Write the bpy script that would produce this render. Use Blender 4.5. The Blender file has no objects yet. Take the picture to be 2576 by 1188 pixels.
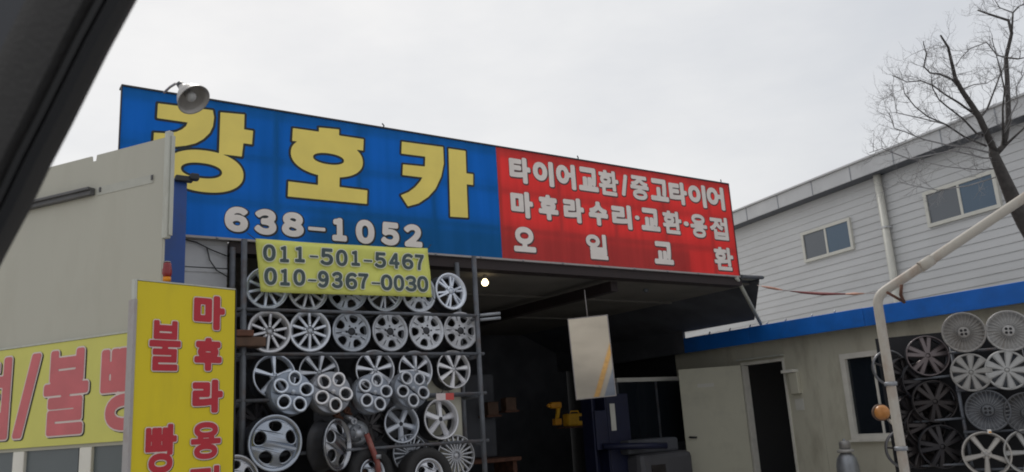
import bpy, bmesh, math, random
import numpy as np
from mathutils import Vector, Matrix

random.seed(7)
scn = bpy.context.scene
col = scn.collection
RAD = math.radians

# ------------------------------------------------------------------ camera
EYE = Vector((0, 0, 1.30)); PITCH, ROLL, FPX = RAD(13.0), RAD(3.6), 2100.0
_X = Vector((1, 0, 0)); _F = Vector((0, math.cos(PITCH), math.sin(PITCH))); _U0 = Vector((0, -math.sin(PITCH), math.cos(PITCH)))
_R = _X * math.cos(ROLL) - _U0 * math.sin(ROLL); _U = _U0 * math.cos(ROLL) + _X * math.sin(ROLL)
cam = bpy.data.cameras.new('camera'); cam_o = bpy.data.objects.new('camera', cam); col.objects.link(cam_o)
M = Matrix((_R, _U, -_F)).transposed().to_4x4(); M.translation = EYE
cam_o.matrix_world = M
cam.sensor_width = 36; cam.lens = FPX / 2576 * 36; cam.clip_start = 0.05; cam.clip_end = 2000
cam.dof.use_dof = True; cam.dof.focus_distance = 9.5; cam.dof.aperture_fstop = 9.0
scn.camera = cam_o

# ------------------------------------------------------------------ sky, sun, exposure
SUN_EL, SUN_AZ = RAD(48), RAD(112)          # sun behind the shop, veiled by cloud (azimuth from +X towards +Y)
SKY_OFF = (5.6, 3.2, 1.7)
world = bpy.data.worlds.new('World'); scn.world = world; world.use_nodes = True
nt = world.node_tree; nt.nodes.clear()
N = nt.nodes.new; L = nt.links.new
sky = N('ShaderNodeTexSky'); sky.sky_type = 'NISHITA'; sky.sun_disc = False
sky.sun_elevation = SUN_EL; sky.sun_rotation = math.pi / 2 - SUN_AZ; sky.air_density = 1.2; sky.dust_density = 4.0
tc = N('ShaderNodeTexCoord'); mp = N('ShaderNodeMapping'); mp.inputs['Scale'].default_value = (1.0, 1.0, 2.6); mp.inputs['Location'].default_value = SKY_OFF
no = N('ShaderNodeTexNoise'); no.inputs['Scale'].default_value = 1.15; no.inputs['Detail'].default_value = 6; no.inputs['Roughness'].default_value = 0.58
rp = N('ShaderNodeValToRGB')
rp.color_ramp.elements[0].position = .32; rp.color_ramp.elements[0].color = (6.4, 6.62, 7.0, 1)
rp.color_ramp.elements[1].position = .68; rp.color_ramp.elements[1].color = (8.9, 8.88, 8.8, 1)
mx = N('ShaderNodeMix'); mx.data_type = 'RGBA'; mx.inputs[0].default_value = 0.93
bg = N('ShaderNodeBackground'); bg.inputs['Strength'].default_value = 0.1
wo = N('ShaderNodeOutputWorld')
L(tc.outputs['Generated'], mp.inputs[0]); L(mp.outputs[0], no.inputs['Vector']); L(no.outputs['Fac'], rp.inputs[0])
# cloud is brighter round the veiled sun
dt = N('ShaderNodeVectorMath'); dt.operation = 'DOT_PRODUCT'; dt.inputs[1].default_value = (math.cos(SUN_EL) * math.cos(SUN_AZ), math.cos(SUN_EL) * math.sin(SUN_AZ), math.sin(SUN_EL))
mr = N('ShaderNodeMapRange'); mr.interpolation_type = 'SMOOTHSTEP'
for k_, v_ in (('From Min', -.2), ('From Max', 1.0), ('To Min', .86), ('To Max', 1.06)): mr.inputs[k_].default_value = v_
ms = N('ShaderNodeVectorMath'); ms.operation = 'SCALE'
L(tc.outputs['Generated'], dt.inputs[0]); L(dt.outputs['Value'], mr.inputs['Value']); L(rp.outputs[0], ms.inputs[0]); L(mr.outputs[0], ms.inputs['Scale'])
L(sky.outputs[0], mx.inputs[6]); L(ms.outputs[0], mx.inputs[7]); L(mx.outputs[2], bg.inputs[0]); L(bg.outputs[0], wo.inputs[0])

sun = bpy.data.lights.new('sun', 'SUN'); sun.energy = 1.5; sun.angle = RAD(12); sun.color = (1, .96, .9)
sun_o = bpy.data.objects.new('sun', sun); col.objects.link(sun_o)
sd = Vector((math.cos(SUN_EL) * math.cos(SUN_AZ), math.cos(SUN_EL) * math.sin(SUN_AZ), math.sin(SUN_EL)))
sun_o.rotation_euler = (-sd).to_track_quat('-Z', 'Y').to_euler(); sun_o.location = sd * 60
vs = scn.view_settings; vs.view_transform = 'Standard'; vs.look = 'None'; vs.exposure = 0; vs.gamma = 1; vs.use_curve_mapping = False
scn.cycles.use_denoising = True
scn.cycles.max_bounces = 8
scn.cycles.pixel_filter_type = 'BLACKMAN_HARRIS'; scn.cycles.filter_width = 1.9

MIR_YAW, MIR_TILT = 0.0, 12.0
# ------------------------------------------------------------------ surveying helpers
def ray(x, y):
    return (_F * FPX + _R * (x - 1288.0) + _U * (594.0 - y)) / FPX
def at(x, y, depth):
    return EYE + ray(x, y) * depth
class Frame:                                   # a vertical plane in the place: X along, Y back, Z up
    def __init__(s, o, deg):
        s.o = Vector((o[0], o[1], 0)); s.a = RAD(deg)
        s.X = Vector((math.cos(s.a), math.sin(s.a), 0)); s.Y = Vector((-math.sin(s.a), math.cos(s.a), 0))
    def hit(s, x, y, w=0.0):
        d = ray(x, y); t = (w - (EYE - s.o).dot(s.Y)) / d.dot(s.Y); P = EYE + d * t
        return (P - s.o).dot(s.X), P.z
    def pt(s, u, w, z):
        return s.o + s.X * u + s.Y * w + Vector((0, 0, z))
SH = Frame((-3.17, 7.75), 34.83)               # shop front, the big sign's plane
LW = Frame((-2.43, 5.74), -23.4)               # white panel wall on the left
OF = Frame((3.84, 14.59), -55.17)              # office front, at right angles to the shop
GB = Frame((6.39, 23.35), -65.76)              # grey clapboard building
YS = Frame((-2.49, 5.39), 51.9)                # standing yellow sign
HR = Frame((4.53, 8.57), -27.9)                # hubcap rack

# ------------------------------------------------------------------ materials
def mat(name, c, rough=.6, metal=0., var=.12, scale=6., bump=0., bscale=60., dirt=None, dscale=2., dfac=.5, spec=.5, coat=0., stretch=None):
    m = bpy.data.materials.new(name); m.use_nodes = True; t = m.node_tree; b = t.nodes['Principled BSDF']
    b.inputs['Roughness'].default_value = rough; b.inputs['Metallic'].default_value = metal
    b.inputs['Specular IOR Level'].default_value = spec; b.inputs['Coat Weight'].default_value = coat
    n = t.nodes.new; l = t.links.new
    tcn = n('ShaderNodeTexCoord'); mpn = n('ShaderNodeMapping')
    if stretch: mpn.inputs['Scale'].default_value = stretch
    l(tcn.outputs['Object'], mpn.inputs[0])
    ns = n('ShaderNodeTexNoise'); ns.inputs['Scale'].default_value = scale; ns.inputs['Detail'].default_value = 6; l(mpn.outputs[0], ns.inputs['Vector'])
    r = n('ShaderNodeValToRGB'); lo = [max(0, x * (1 - var)) for x in c]; hi = [x * (1 + var) for x in c]
    r.color_ramp.elements[0].position = .3; r.color_ramp.elements[0].color = (*lo, 1)
    r.color_ramp.elements[1].position = .7; r.color_ramp.elements[1].color = (*hi, 1)
    l(ns.outputs['Fac'], r.inputs[0]); out = r.outputs[0]
    if dirt:
        n2 = n('ShaderNodeTexNoise'); n2.inputs['Scale'].default_value = dscale; n2.inputs['Detail'].default_value = 8; n2.inputs['Roughness'].default_value = .65
        l(mpn.outputs[0], n2.inputs['Vector'])
        r2 = n('ShaderNodeValToRGB'); r2.color_ramp.elements[0].position = .5; r2.color_ramp.elements[1].position = .72
        r2.color_ramp.elements[0].color = (0, 0, 0, 1); r2.color_ramp.elements[1].color = (dfac, dfac, dfac, 1)
        l(n2.outputs['Fac'], r2.inputs[0])
        mm = n('ShaderNodeMix'); mm.data_type = 'RGBA'; l(r2.outputs[0], mm.inputs[0]); l(out, mm.inputs[6]); mm.inputs[7].default_value = (*dirt, 1); out = mm.outputs[2]
    oi = n('ShaderNodeObjectInfo'); tm = n('ShaderNodeMix'); tm.data_type = 'RGBA'; tm.blend_type = 'MULTIPLY'; tm.inputs[0].default_value = 1.0
    l(out, tm.inputs[6]); l(oi.outputs['Color'], tm.inputs[7]); l(tm.outputs[2], b.inputs['Base Color'])
    if rough > .05:
        rr = n('ShaderNodeMapRange'); rr.inputs['To Min'].default_value = max(.03, rough - .08); rr.inputs['To Max'].default_value = min(1, rough + .1)
        l(ns.outputs['Fac'], rr.inputs['Value']); l(rr.outputs[0], b.inputs['Roughness'])
    if bump:
        n3 = n('ShaderNodeTexNoise'); n3.inputs['Scale'].default_value = bscale; n3.inputs['Detail'].default_value = 4; l(tcn.outputs['Object'], n3.inputs['Vector'])
        bp = n('ShaderNodeBump'); bp.inputs['Strength'].default_value = bump; bp.inputs['Distance'].default_value = .01
        l(n3.outputs['Fac'], bp.inputs['Height']); l(bp.outputs[0], b.inputs['Normal'])
    return m
def flex(name, c, trans=.45, dirt=None):                # translucent printed sign sheet
    m = bpy.data.materials.new(name); m.use_nodes = True; t = m.node_tree; t.nodes.clear(); n = t.nodes.new; l = t.links.new
    tcn = n('ShaderNodeTexCoord'); mpn = n('ShaderNodeMapping'); mpn.inputs['Scale'].default_value = (1, 1, .35)
    ns = n('ShaderNodeTexNoise'); ns.inputs['Scale'].default_value = 2.2; ns.inputs['Detail'].default_value = 7
    l(tcn.outputs['Object'], mpn.inputs[0]); l(mpn.outputs[0], ns.inputs['Vector'])
    r = n('ShaderNodeValToRGB'); r.color_ramp.elements[0].position = .3; r.color_ramp.elements[1].position = .75
    r.color_ramp.elements[0].color = (*[x * .84 for x in c], 1); r.color_ramp.elements[1].color = (*[min(1, x * 1.1 + .012) for x in c], 1)
    n5 = n('ShaderNodeTexNoise'); n5.inputs['Scale'].default_value = 5; n5.inputs['Detail'].default_value = 5; m5 = n('ShaderNodeMapping'); m5.inputs['Scale'].default_value = (1.6, 1, .10)
    l(tcn.outputs['Object'], m5.inputs[0]); l(m5.outputs[0], n5.inputs['Vector']); av = n('ShaderNodeMix'); av.inputs[0].default_value = .5; l(ns.outputs['Fac'], av.inputs[2]); l(n5.outputs['Fac'], av.inputs[3]); l(av.outputs[0], r.inputs[0])
    d = n('ShaderNodeBsdfDiffuse'); tr = n('ShaderNodeBsdfTranslucent'); gl = n('ShaderNodeBsdfGlossy'); gl.inputs['Roughness'].default_value = .42
    l(r.outputs[0], d.inputs[0]); l(r.outputs[0], tr.inputs[0])
    a = n('ShaderNodeMixShader'); a.inputs[0].default_value = trans; l(d.outputs[0], a.inputs[1]); l(tr.outputs[0], a.inputs[2])
    b = n('ShaderNodeMixShader'); b.inputs[0].default_value = .012; l(a.outputs[0], b.inputs[1]); l(gl.outputs[0], b.inputs[2])
    o = n('ShaderNodeOutputMaterial'); l(b.outputs[0], o.inputs[0])
    return m
def emit(name, c, s):
    m = bpy.data.materials.new(name); m.use_nodes = True; b = m.node_tree.nodes['Principled BSDF']
    b.inputs['Emission Color'].default_value = (*c, 1); b.inputs['Emission Strength'].default_value = s; return m
def glass(name, c=(.05, .07, .09), rough=.05, al=1.0):
    m = bpy.data.materials.new(name); m.use_nodes = True; b = m.node_tree.nodes['Principled BSDF']
    b.inputs['Base Color'].default_value = (*c, 1); b.inputs['Roughness'].default_value = rough; b.inputs['Specular IOR Level'].default_value = .6
    t = m.node_tree; x = t.nodes.new('ShaderNodeTexNoise'); x.inputs['Scale'].default_value = 1.6; bp = t.nodes.new('ShaderNodeBump'); bp.inputs['Strength'].default_value = .25; bp.inputs['Distance'].default_value = .05
    tcn = t.nodes.new('ShaderNodeTexCoord'); t.links.new(tcn.outputs['Object'], x.inputs['Vector']); t.links.new(x.outputs['Fac'], bp.inputs['Height']); t.links.new(bp.outputs[0], b.inputs['Normal'])
    return m

MT = dict(
    concrete=mat('concrete', (.46, .435, .395), .85, var=.14, scale=1.2, bump=.3, dirt=(.26, .245, .22), dscale=.6, dfac=.5),
    asphalt=mat('asphalt', (.17, .19, .23), .9, var=.2, scale=3, bump=.5, bscale=120),
    apron=mat('apron_paint', (.20, .24, .32), .8, var=.15, scale=3), line=mat('road_paint', (.60, .36, .12), .7, var=.2, scale=9),
    white_wall=mat('white_panel', (.465, .455, .39), .55, var=.04, scale=1.5, dirt=(.34, .32, .26), dscale=1.6, dfac=.35, stretch=(1, 1, .3)),
    trim=mat('grey_trim', (.50, .51, .46), .5, var=.08, scale=5, dirt=(.2, .17, .12), dscale=5, dfac=.5, stretch=(1, 1, .25)),
    dark_rail=mat('dark_rail', (.09, .09, .095), .5, var=.2),
    tape=mat('tape', (.44, .44, .39), .45, var=.06, scale=12),
    blue_post=mat('blue_paint', (.02, .075, .30), .5, var=.12, scale=4, dirt=(.05, .06, .09), dscale=3, dfac=.4),
    blue_fascia=mat('blue_fascia', (.006, .15, .60), .5, var=.14, scale=3, dirt=(.03, .08, .2), dscale=1.6, dfac=.5),
    sign_blue=flex('sign_blue', (.008, .27, .70), .62),
    sign_red=flex('sign_red', (.90, .115, .11), .58),
    letter_yellow=mat('letter_yellow', (.90, .73, .17), .6, var=.06, scale=3),  # raised yellow carries the light that would come through the letters
    letter_grey=mat('letter_grey', (.82, .76, .72), .6, var=.06, scale=4),
    letter_black=mat('letter_black', (.012, .02, .025), .6, var=.1),
    letter_shadow=mat('letter_shadow', (.10, .05, .05), .6, var=.1),
    letter_red=mat('letter_red', (.46, .02, .035), .55, var=.08, scale=5),
    letter_pink=mat('letter_pink', (.58, .14, .155), .55, var=.10, scale=5),
    letter_white=mat('letter_white', (.70, .60, .56), .55, var=.05),
    letter_dark=mat('letter_dark', (.055, .085, .09), .55, var=.2, scale=8),
    halo=mat('halo', (.74, .76, .62), .55, var=.05),
    yellow=mat('sign_yellow', (.70, .56, .006), .5, var=.05, scale=2, dirt=(.46, .36, .02), dscale=2.5, dfac=.4, stretch=(1, 1, .3)),
    banner=mat('banner_yellow', (.70, .72, .17), .6, var=.05, scale=3, bump=.1, bscale=5),
    banner2=mat('wall_banner_yellow', (.64, .62, .15), .6, var=.05, scale=3),
    frame_black=mat('frame_black', (.02, .022, .028), .5),
    frame_grey=mat('frame_grey', (.36, .34, .34), .45, var=.1, dirt=(.2, .12, .1), dscale=6, dfac=.5),
    steel=mat('galvanised_steel', (.32, .34, .37), .45, .6, var=.15, scale=8, dirt=(.13, .10, .08), dscale=5, dfac=.6),
    rack=mat('rack_steel', (.12, .13, .15), .55, .3, var=.2, scale=10, dirt=(.10, .055, .035), dscale=7, dfac=.7),
    rust=mat('rusty_steel', (.13, .06, .04), .8, .2, var=.35, scale=14),
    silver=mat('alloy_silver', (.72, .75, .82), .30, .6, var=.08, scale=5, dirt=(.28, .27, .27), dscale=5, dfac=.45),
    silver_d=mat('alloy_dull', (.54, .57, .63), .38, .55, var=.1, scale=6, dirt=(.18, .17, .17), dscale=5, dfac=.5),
    silver_k=mat('alloy_dark', (.30, .33, .39), .45, .6, var=.12, scale=6),  # darker alloy tone for the round-hole wheel faces
    chrome=mat('alloy_polished', (.46, .49, .55), .17, .95, var=.08, scale=7, dirt=(.35, .31, .25), dscale=6, dfac=.55),
    hubgrey=mat('hubcap_grey', (.33, .325, .32), .42, .35, var=.12, scale=8, dirt=(.2, .17, .14), dscale=6, dfac=.5),
    hublight=mat('hubcap_light', (.42, .41, .395), .45, .2, var=.08, scale=8, dirt=(.3, .26, .22), dscale=6, dfac=.4),
    hubdark=mat('hubcap_dark', (.10, .105, .115), .35, .6, var=.2, scale=8),
    hubsmoke=mat('hubcap_smoke', (.17, .175, .19), .35, .5, var=.2, scale=8),
    hubblack=mat('hubcap_black', (.045, .04, .042), .3, .5, var=.25, scale=8),
    hubrose=mat('hubcap_rose', (.20, .165, .165), .32, .7, var=.2, scale=8),
    rubber=mat('rubber', (.018, .018, .02), .75, var=.3, scale=12, bump=.3, bscale=80),
    barrel=mat('wheel_barrel', (.06, .063, .075), .5, .5, var=.2, scale=8, dirt=(.04, .035, .03), dscale=5, dfac=.6),  # dark barrel metal; its grey-blue shading is put into the colour
    dark=mat('near_black', (.015, .015, .018), .8),  # near-black; also carries painted shade for holes and the office inside
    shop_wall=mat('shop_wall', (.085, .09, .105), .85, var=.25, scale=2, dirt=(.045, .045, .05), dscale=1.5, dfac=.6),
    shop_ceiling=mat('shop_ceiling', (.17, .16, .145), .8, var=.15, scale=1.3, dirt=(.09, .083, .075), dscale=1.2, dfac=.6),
    beam=mat('beam_brown', (.028, .019, .020), .7, var=.2, scale=5),
    clad=mat('white_cladding', (.52, .53, .56), .5, var=.06, scale=3, dirt=(.28, .28, .30), dscale=2.5, dfac=.45),
    roof=mat('roof_metal', (.12, .13, .15), .6, .3, var=.15),
    office=mat('office_wall', (.56, .54, .445), .6, var=.07, scale=1.2, dirt=(.26, .23, .17), dscale=2.6, dfac=.6, stretch=(1, 1, .3)),
    door=mat('office_door', (.55, .535, .43), .5, var=.05, scale=1.5, dirt=(.28, .27, .22), dscale=1.6, dfac=.35),
    frame_white=mat('window_frame', (.74, .72, .66), .45, var=.06, dirt=(.4, .38, .33), dscale=4, dfac=.4),
    siding=mat('grey_siding', (.58, .585, .59), .5, var=.05, scale=2, dirt=(.45, .45, .45), dscale=1.6, dfac=.4, stretch=(.35, 1, 1)),
    fascia=mat('grey_fascia', (.56, .565, .575), .5, .0, var=.06, scale=2, dirt=(.42, .42, .43), dscale=2.2, dfac=.4),
    cream=mat('cream_frame', (.64, .63, .57), .5, var=.05),
    pane=glass('window_pane', (.07, .12, .18), .06), pane2=glass('window_pane_grey', (.12, .135, .155), .25),  # reflected sky is put into the blue pane's base colour
    pane_bluegrey=glass('bluegrey_pane', (.10, .12, .13), .3), pane_dark=glass('dark_pane', (.012, .016, .022), .12),  # panes under the banner get an even blue-grey tone
    mirror=mat('mirror_glass', (.60, .57, .52), .03, 1.0, var=.02), 
    orange=mat('tool_orange', (.80, .36, .03), .5, var=.12, scale=10), toolyellow=mat('tool_yellow', (.85, .47, .03), .5, var=.1, scale=10),
    lift_blue=mat('lift_blue', (.008, .011, .04), .5, var=.15), paper=mat('paper', (.62, .61, .56), .7, var=.05),
    amber=mat('amber_lens', (.46, .19, .045), .35, var=.15, scale=20), machine=mat('machine_grey', (.085, .085, .095), .6, var=.1, scale=3),
    pipe=mat('pipe_white', (.44, .41, .36), .55, var=.08, scale=6, dirt=(.26, .13, .07), dscale=5, dfac=.7, stretch=(1, 1, .5)),
    bark=mat('bark', (.060, .055, .053), .9, var=.3, scale=20, bump=.6, bscale=30), twig=mat('twig', (.24, .235, .24), .85, var=.2, scale=9),
    lamp_shade=mat('lamp_shade', (.40, .385, .37), .45, .35, var=.15, scale=8), lamp_in=mat('lamp_inside', (.20, .19, .18), .4, .3, var=.15, scale=10),
    lamp_bulb=mat('lamp_bulb', (.5, .5, .5), .2, .0, var=.08),
    beacon=mat('beacon_red', (.24, .012, .018), .25, var=.1, coat=.3), beacon_base=mat('beacon_base', (.75, .27, .01), .5, var=.08),
    car_trim=mat('car_trim', (.055, .052, .049), .62, var=.08, scale=14, bump=.15, bscale=220), car_paint=mat('car_body', (.012, .015, .024), .35, var=.1, coat=.3),
    gasket=mat('gasket', (.010, .010, .011), .55, var=.2), bulb=emit('bulb_light', (1, .80, .48), 5.0),
    red_paint=mat('red_paint', (.24, .06, .05), .5, var=.2, scale=9, dirt=(.3, .22, .18), dscale=9, dfac=.5), cord_pink=mat('cord_pink', (.42, .36, .36), .7), ribbon=mat('ribbon_orange', (.60, .34, .26), .7, var=.2, scale=9),
    ribbon_red=mat('ribbon_red', (.26, .09, .09), .7, var=.2, scale=9), cable=mat('cable', (.03, .03, .033), .6),
    tag_white=mat('tag_white', (.62, .55, .55), .6), tag_red=mat('tag_red', (.55, .08, .07), .6),
    wood=mat('wood_brown', (.10, .055, .035), .7, var=.3, scale=9), glint=mat('clip_glint', (.8, .78, .74), .35),  # the clip's sparkle is put into its white colour
)

# ------------------------------------------------------------------ mesh building
class MB:
    def __init__(s): s.v = []; s.f = []; s.m = []; s.sm = []
    def add(s, vs, fs, mi=0, smooth=False):
        o = len(s.v); s.v += [tuple(v) for v in vs]
        for f in fs: s.f.append([i + o for i in f]); s.m.append(mi); s.sm.append(smooth)
        return s
    def box(s, a, b, mi=0, rot=None, piv=None):
        x0, y0, z0 = a; x1, y1, z1 = b
        vs = [Vector(p) for p in ((x0, y0, z0), (x1, y0, z0), (x1, y1, z0), (x0, y1, z0), (x0, y0, z1), (x1, y0, z1), (x1, y1, z1), (x0, y1, z1))]
        if rot is not None:
            c = Vector(piv) if piv is not None else sum(vs, Vector()) / 8
            vs = [rot @ (p - c) + c for p in vs]
        return s.add(vs, [(0, 3, 2, 1), (4, 5, 6, 7), (0, 1, 5, 4), (1, 2, 6, 5), (2, 3, 7, 6), (3, 0, 4, 7)], mi)
    def bbox(s, a, b, r=.01, mi=0):               # chamfered box
        x0, y0, z0 = a; x1, y1, z1 = b
        r = min(r, (x1 - x0) * .45, (y1 - y0) * .45, (z1 - z0) * .45)
        bm = bmesh.new(); bmesh.ops.create_cube(bm, size=1)
        for v in bm.verts: v.co = Vector(((x0 + x1) / 2 + v.co.x * (x1 - x0), (y0 + y1) / 2 + v.co.y * (y1 - y0), (z0 + z1) / 2 + v.co.z * (z1 - z0)))
        bmesh.ops.bevel(bm, geom=bm.edges[:], offset=r, segments=2, affect='EDGES', profile=.5)
        bm.verts.index_update()
        s.add([v.co.copy() for v in bm.verts], [[v.index for v in f.verts] for f in bm.faces], mi); bm.free(); return s
    def tube(s, pts, r, n=8, mi=0, caps=True, smooth=True):
        pts = [Vector(p) for p in pts]; rs = r if isinstance(r, (list, tuple)) else [r] * len(pts)
        vs = []; fs = []; prev = None
        for i, p in enumerate(pts):
            t = (pts[min(i + 1, len(pts) - 1)] - pts[max(i - 1, 0)]).normalized()
            if prev is None:
                a = Vector((0, 0, 1)) if abs(t.z) < .9 else Vector((1, 0, 0)); x = t.cross(a).normalized()
            else:
                x = (prev - t * prev.dot(t)).normalized()
            prev = x; y = t.cross(x)
            for k in range(n):
                an = 2 * math.pi * k / n; vs.append(p + (x * math.cos(an) + y * math.sin(an)) * rs[i])
        for i in range(len(pts) - 1):
            for k in range(n):
                a = i * n + k; b = i * n + (k + 1) % n; fs.append((a, b, b + n, a + n))
        s.add(vs, fs, mi, smooth)
        if caps:
            o = len(s.v) - len(vs); s.f.append([o + k for k in reversed(range(n))]); s.m.append(mi); s.sm.append(False)
            o2 = o + (len(pts) - 1) * n; s.f.append([o2 + k for k in range(n)]); s.m.append(mi); s.sm.append(False)
        return s
    def lathe(s, prof, n=40, mi=0, axis='y', c=(0, 0, 0), closed=False, smooth=True):   # prof: (radius, along axis)
        vs = []; fs = []; c = Vector(c); k = len(prof)
        for i in range(n):
            an = 2 * math.pi * i / n
            for r, h in prof:
                p = (r * math.cos(an), h, r * math.sin(an)) if axis == 'y' else (r * math.cos(an), r * math.sin(an), h)
                vs.append(c + Vector(p))
        for i in range(n):
            j = (i + 1) % n
            for q in range(k if closed else k - 1):
                q2 = (q + 1) % k; fs.append((i * k + q, i * k + q2, j * k + q2, j * k + q))
        return s.add(vs, fs, mi, smooth)
    def prism(s, poly, y0, y1, mi=0):              # poly in x,z extruded along y
        n = len(poly); vs = [(x, y0, z) for x, z in poly] + [(x, y1, z) for x, z in poly]
        fs = [tuple(range(n)), tuple(reversed(range(n, 2 * n)))] + [(i, i + n, (i + 1) % n + n, (i + 1) % n) for i in range(n)]
        return s.add(vs, fs, mi)
    def mesh(s, name, mats):
        me = bpy.data.meshes.new(name); me.from_pydata(s.v, [], s.f)
        for m in (mats if isinstance(mats, (list, tuple)) else [mats]): me.materials.append(MT[m])
        me.polygons.foreach_set('material_index', s.m); me.polygons.foreach_set('use_smooth', s.sm); me.update()
        bm = bmesh.new(); bm.from_mesh(me); bmesh.ops.recalc_face_normals(bm, faces=bm.faces[:]); bm.to_mesh(me); bm.free()
        return me
    def build(s, name, mats, parent=None, loc=None, rot=None):
        return put(name, s.mesh(name, mats), parent, loc, rot)
def put(name, me, parent=None, loc=None, rot=None):
    o = bpy.data.objects.new(name, me); col.objects.link(o)
    if parent is not None: o.parent = parent
    if loc is not None: o.location = loc
    if rot is not None: o.rotation_euler = rot
    return o
def tag(o, label=None, cat=None, group=None, kind=None):
    if label: o['label'] = label
    if cat: o['category'] = cat
    if group: o['group'] = group
    if kind: o['kind'] = kind
    return o
def thing(name, label, cat, fr=None, off=(0, 0, 0), rotz=None, loc=None, group=None):
    o = bpy.data.objects.new(name, None); col.objects.link(o); o.empty_display_size = .1
    if fr is not None: o.location = fr.pt(*off); o.rotation_euler = (0, 0, fr.a if rotz is None else rotz)
    elif loc is not None: o.location = loc; o.rotation_euler = (0, 0, rotz or 0)
    return tag(o, label, cat, group)
def box(name, m, parent, a, b, r=0):
    mb = MB(); mb.bbox(a, b, r) if r else mb.box(a, b); return mb.build(name, m, parent)

# ------------------------------------------------------------------ lettering (outlines of the built-in font, thickened by distance field)
_gl = {}
def glyph_segments(ch):
    if ch in _gl: return _gl[ch]
    cu = bpy.data.curves.new('glyph', 'FONT'); cu.body = ch; cu.size = 1; cu.fill_mode = 'FRONT'; cu.resolution_u = 6
    o = bpy.data.objects.new('glyph', cu); col.objects.link(o); bpy.context.view_layer.update()
    dg = bpy.context.evaluated_depsgraph_get(); me = o.evaluated_get(dg).to_mesh()
    co = np.array([v.co[:2] for v in me.vertices]); cnt = {}
    for p in me.polygons:
        for k in p.edge_keys: cnt[k] = cnt.get(k, 0) + 1
    seg = np.array([[co[a], co[b]] for (a, b), c in cnt.items() if c == 1])
    o.evaluated_get(dg).to_mesh_clear(); bpy.data.objects.remove(o); bpy.data.curves.remove(cu)
    _gl[ch] = seg; return seg
def sdf_segments(seg, X, Z):
    P = np.stack([X.ravel(), Z.ravel()], 1)[:, None, :]; A = seg[None, :, 0]; B = seg[None, :, 1]
    AB = B - A; t = np.clip(((P - A) * AB).sum(2) / np.maximum((AB ** 2).sum(2), 1e-12), 0, 1)
    d = np.sqrt((((P - A) - AB * t[..., None]) ** 2).sum(2)).min(1)
    y = P[..., 1]; c = (A[..., 1] > y) != (B[..., 1] > y)
    xi = A[..., 0] + (y - A[..., 1]) / np.where(np.abs(AB[..., 1]) < 1e-12, 1e-12, AB[..., 1]) * AB[..., 0]
    ins = ((c & (P[..., 0] < xi)).sum(1) % 2) == 1
    return np.where(ins, -d, d).reshape(X.shape)
def field_mesh(mb, D, xs, zs, thr, y, mi, dx=0., dz=0.):
    D = D - thr; I = D < 0; nx, nz = len(xs), len(zs)
    full = I[:-1, :-1] & I[1:, :-1] & I[:-1, 1:] & I[1:, 1:]; any_ = I[:-1, :-1] | I[1:, :-1] | I[:-1, 1:] | I[1:, 1:]
    for j in range(nz - 1):
        i = 0
        while i < nx - 1:
            if full[j, i]:
                k = i
                while k < nx - 1 and full[j, k]: k += 1
                mb.add([(xs[i] + dx, y, zs[j] + dz), (xs[k] + dx, y, zs[j] + dz), (xs[k] + dx, y, zs[j + 1] + dz), (xs[i] + dx, y, zs[j + 1] + dz)], [(0, 1, 2, 3)], mi); i = k; continue
            if any_[j, i]:
                cs = [(j, i), (j, i + 1), (j + 1, i + 1), (j + 1, i)]; poly = []
                for q in range(4):
                    a, b = cs[q], cs[(q + 1) % 4]; va, vb = D[a], D[b]
                    if va < 0: poly.append((xs[a[1]] + dx, y, zs[a[0]] + dz))
                    if (va < 0) != (vb < 0):
                        t = va / (va - vb); poly.append((xs[a[1]] + (xs[b[1]] - xs[a[1]]) * t + dx, y, zs[a[0]] + (zs[b[0]] - zs[a[0]]) * t + dz))
                if len(poly) > 2: mb.add(poly, [tuple(range(len(poly)))], mi)
            i += 1
def letter(parent, segfn, box4, bold, layers, y=-.004, res=64, name='letter', fit=True):
    """box4 = x0,z0,x1,z1 of the solid letter; layers = [(material, extra offset, dx, dz)] from the front backwards"""
    x0, z0, x1, z1 = box4; seg = segfn.copy()
    if fit:
        mn = seg.reshape(-1, 2).min(0); mxx = seg.reshape(-1, 2).max(0); sz = np.maximum(mxx - mn, 1e-6)
        seg = (seg - mn) / sz * np.array([max(.002, x1 - x0 - 2 * bold), max(.002, z1 - z0 - 2 * bold)]) + np.array([x0 + bold, z0 + bold])
    me_ = max(l[1] for l in layers) + bold + .012
    xs = np.linspace(x0 - me_, x1 + me_, res); n2 = max(12, int(res * (z1 - z0 + 2 * me_) / (x1 - x0 + 2 * me_))); n2 = min(n2, 140)
    zs = np.linspace(z0 - me_, z1 + me_, n2); X, Z = np.meshgrid(xs, zs); D = sdf_segments(seg, X, Z)
    mb = MB(); mats = []
    for k, (m, ex, dx, dz) in enumerate(layers):
        mats.append(m); field_mesh(mb, D, xs, zs, bold + ex, y + .0022 * k - .0022 * (len(layers) - 1), k, dx, dz)
    me = bpy.data.meshes.new(name); me.from_pydata(mb.v, [], mb.f)
    for m in mats: me.materials.append(MT[m])
    me.polygons.foreach_set('material_index', mb.m); me.update()
    return put(name, me, parent)
def wide(ch): return chr(ord(ch) - 48 + 0xFF10) if ch.isdigit() else ch      # full-width digit forms
def polyseg(poly):
    p = np.array(poly, float); return np.stack([p, np.roll(p, -1, 0)], 1)
def px_box(fr, b, w, k=.06):                   # pixel box of a letter -> its box on the sign
    xl, yt, xr, yb = b; wd = xr - xl; yt2 = yt + k * wd; yb2 = yb - k * wd * .6; xm, ym = (xl + xr) / 2, (yt2 + yb2) / 2
    return fr.hit(xl, ym, w)[0], fr.hit(xm, yb2, w)[1], fr.hit(xr, ym, w)[0], fr.hit(xm, yt2, w)[1]

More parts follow.
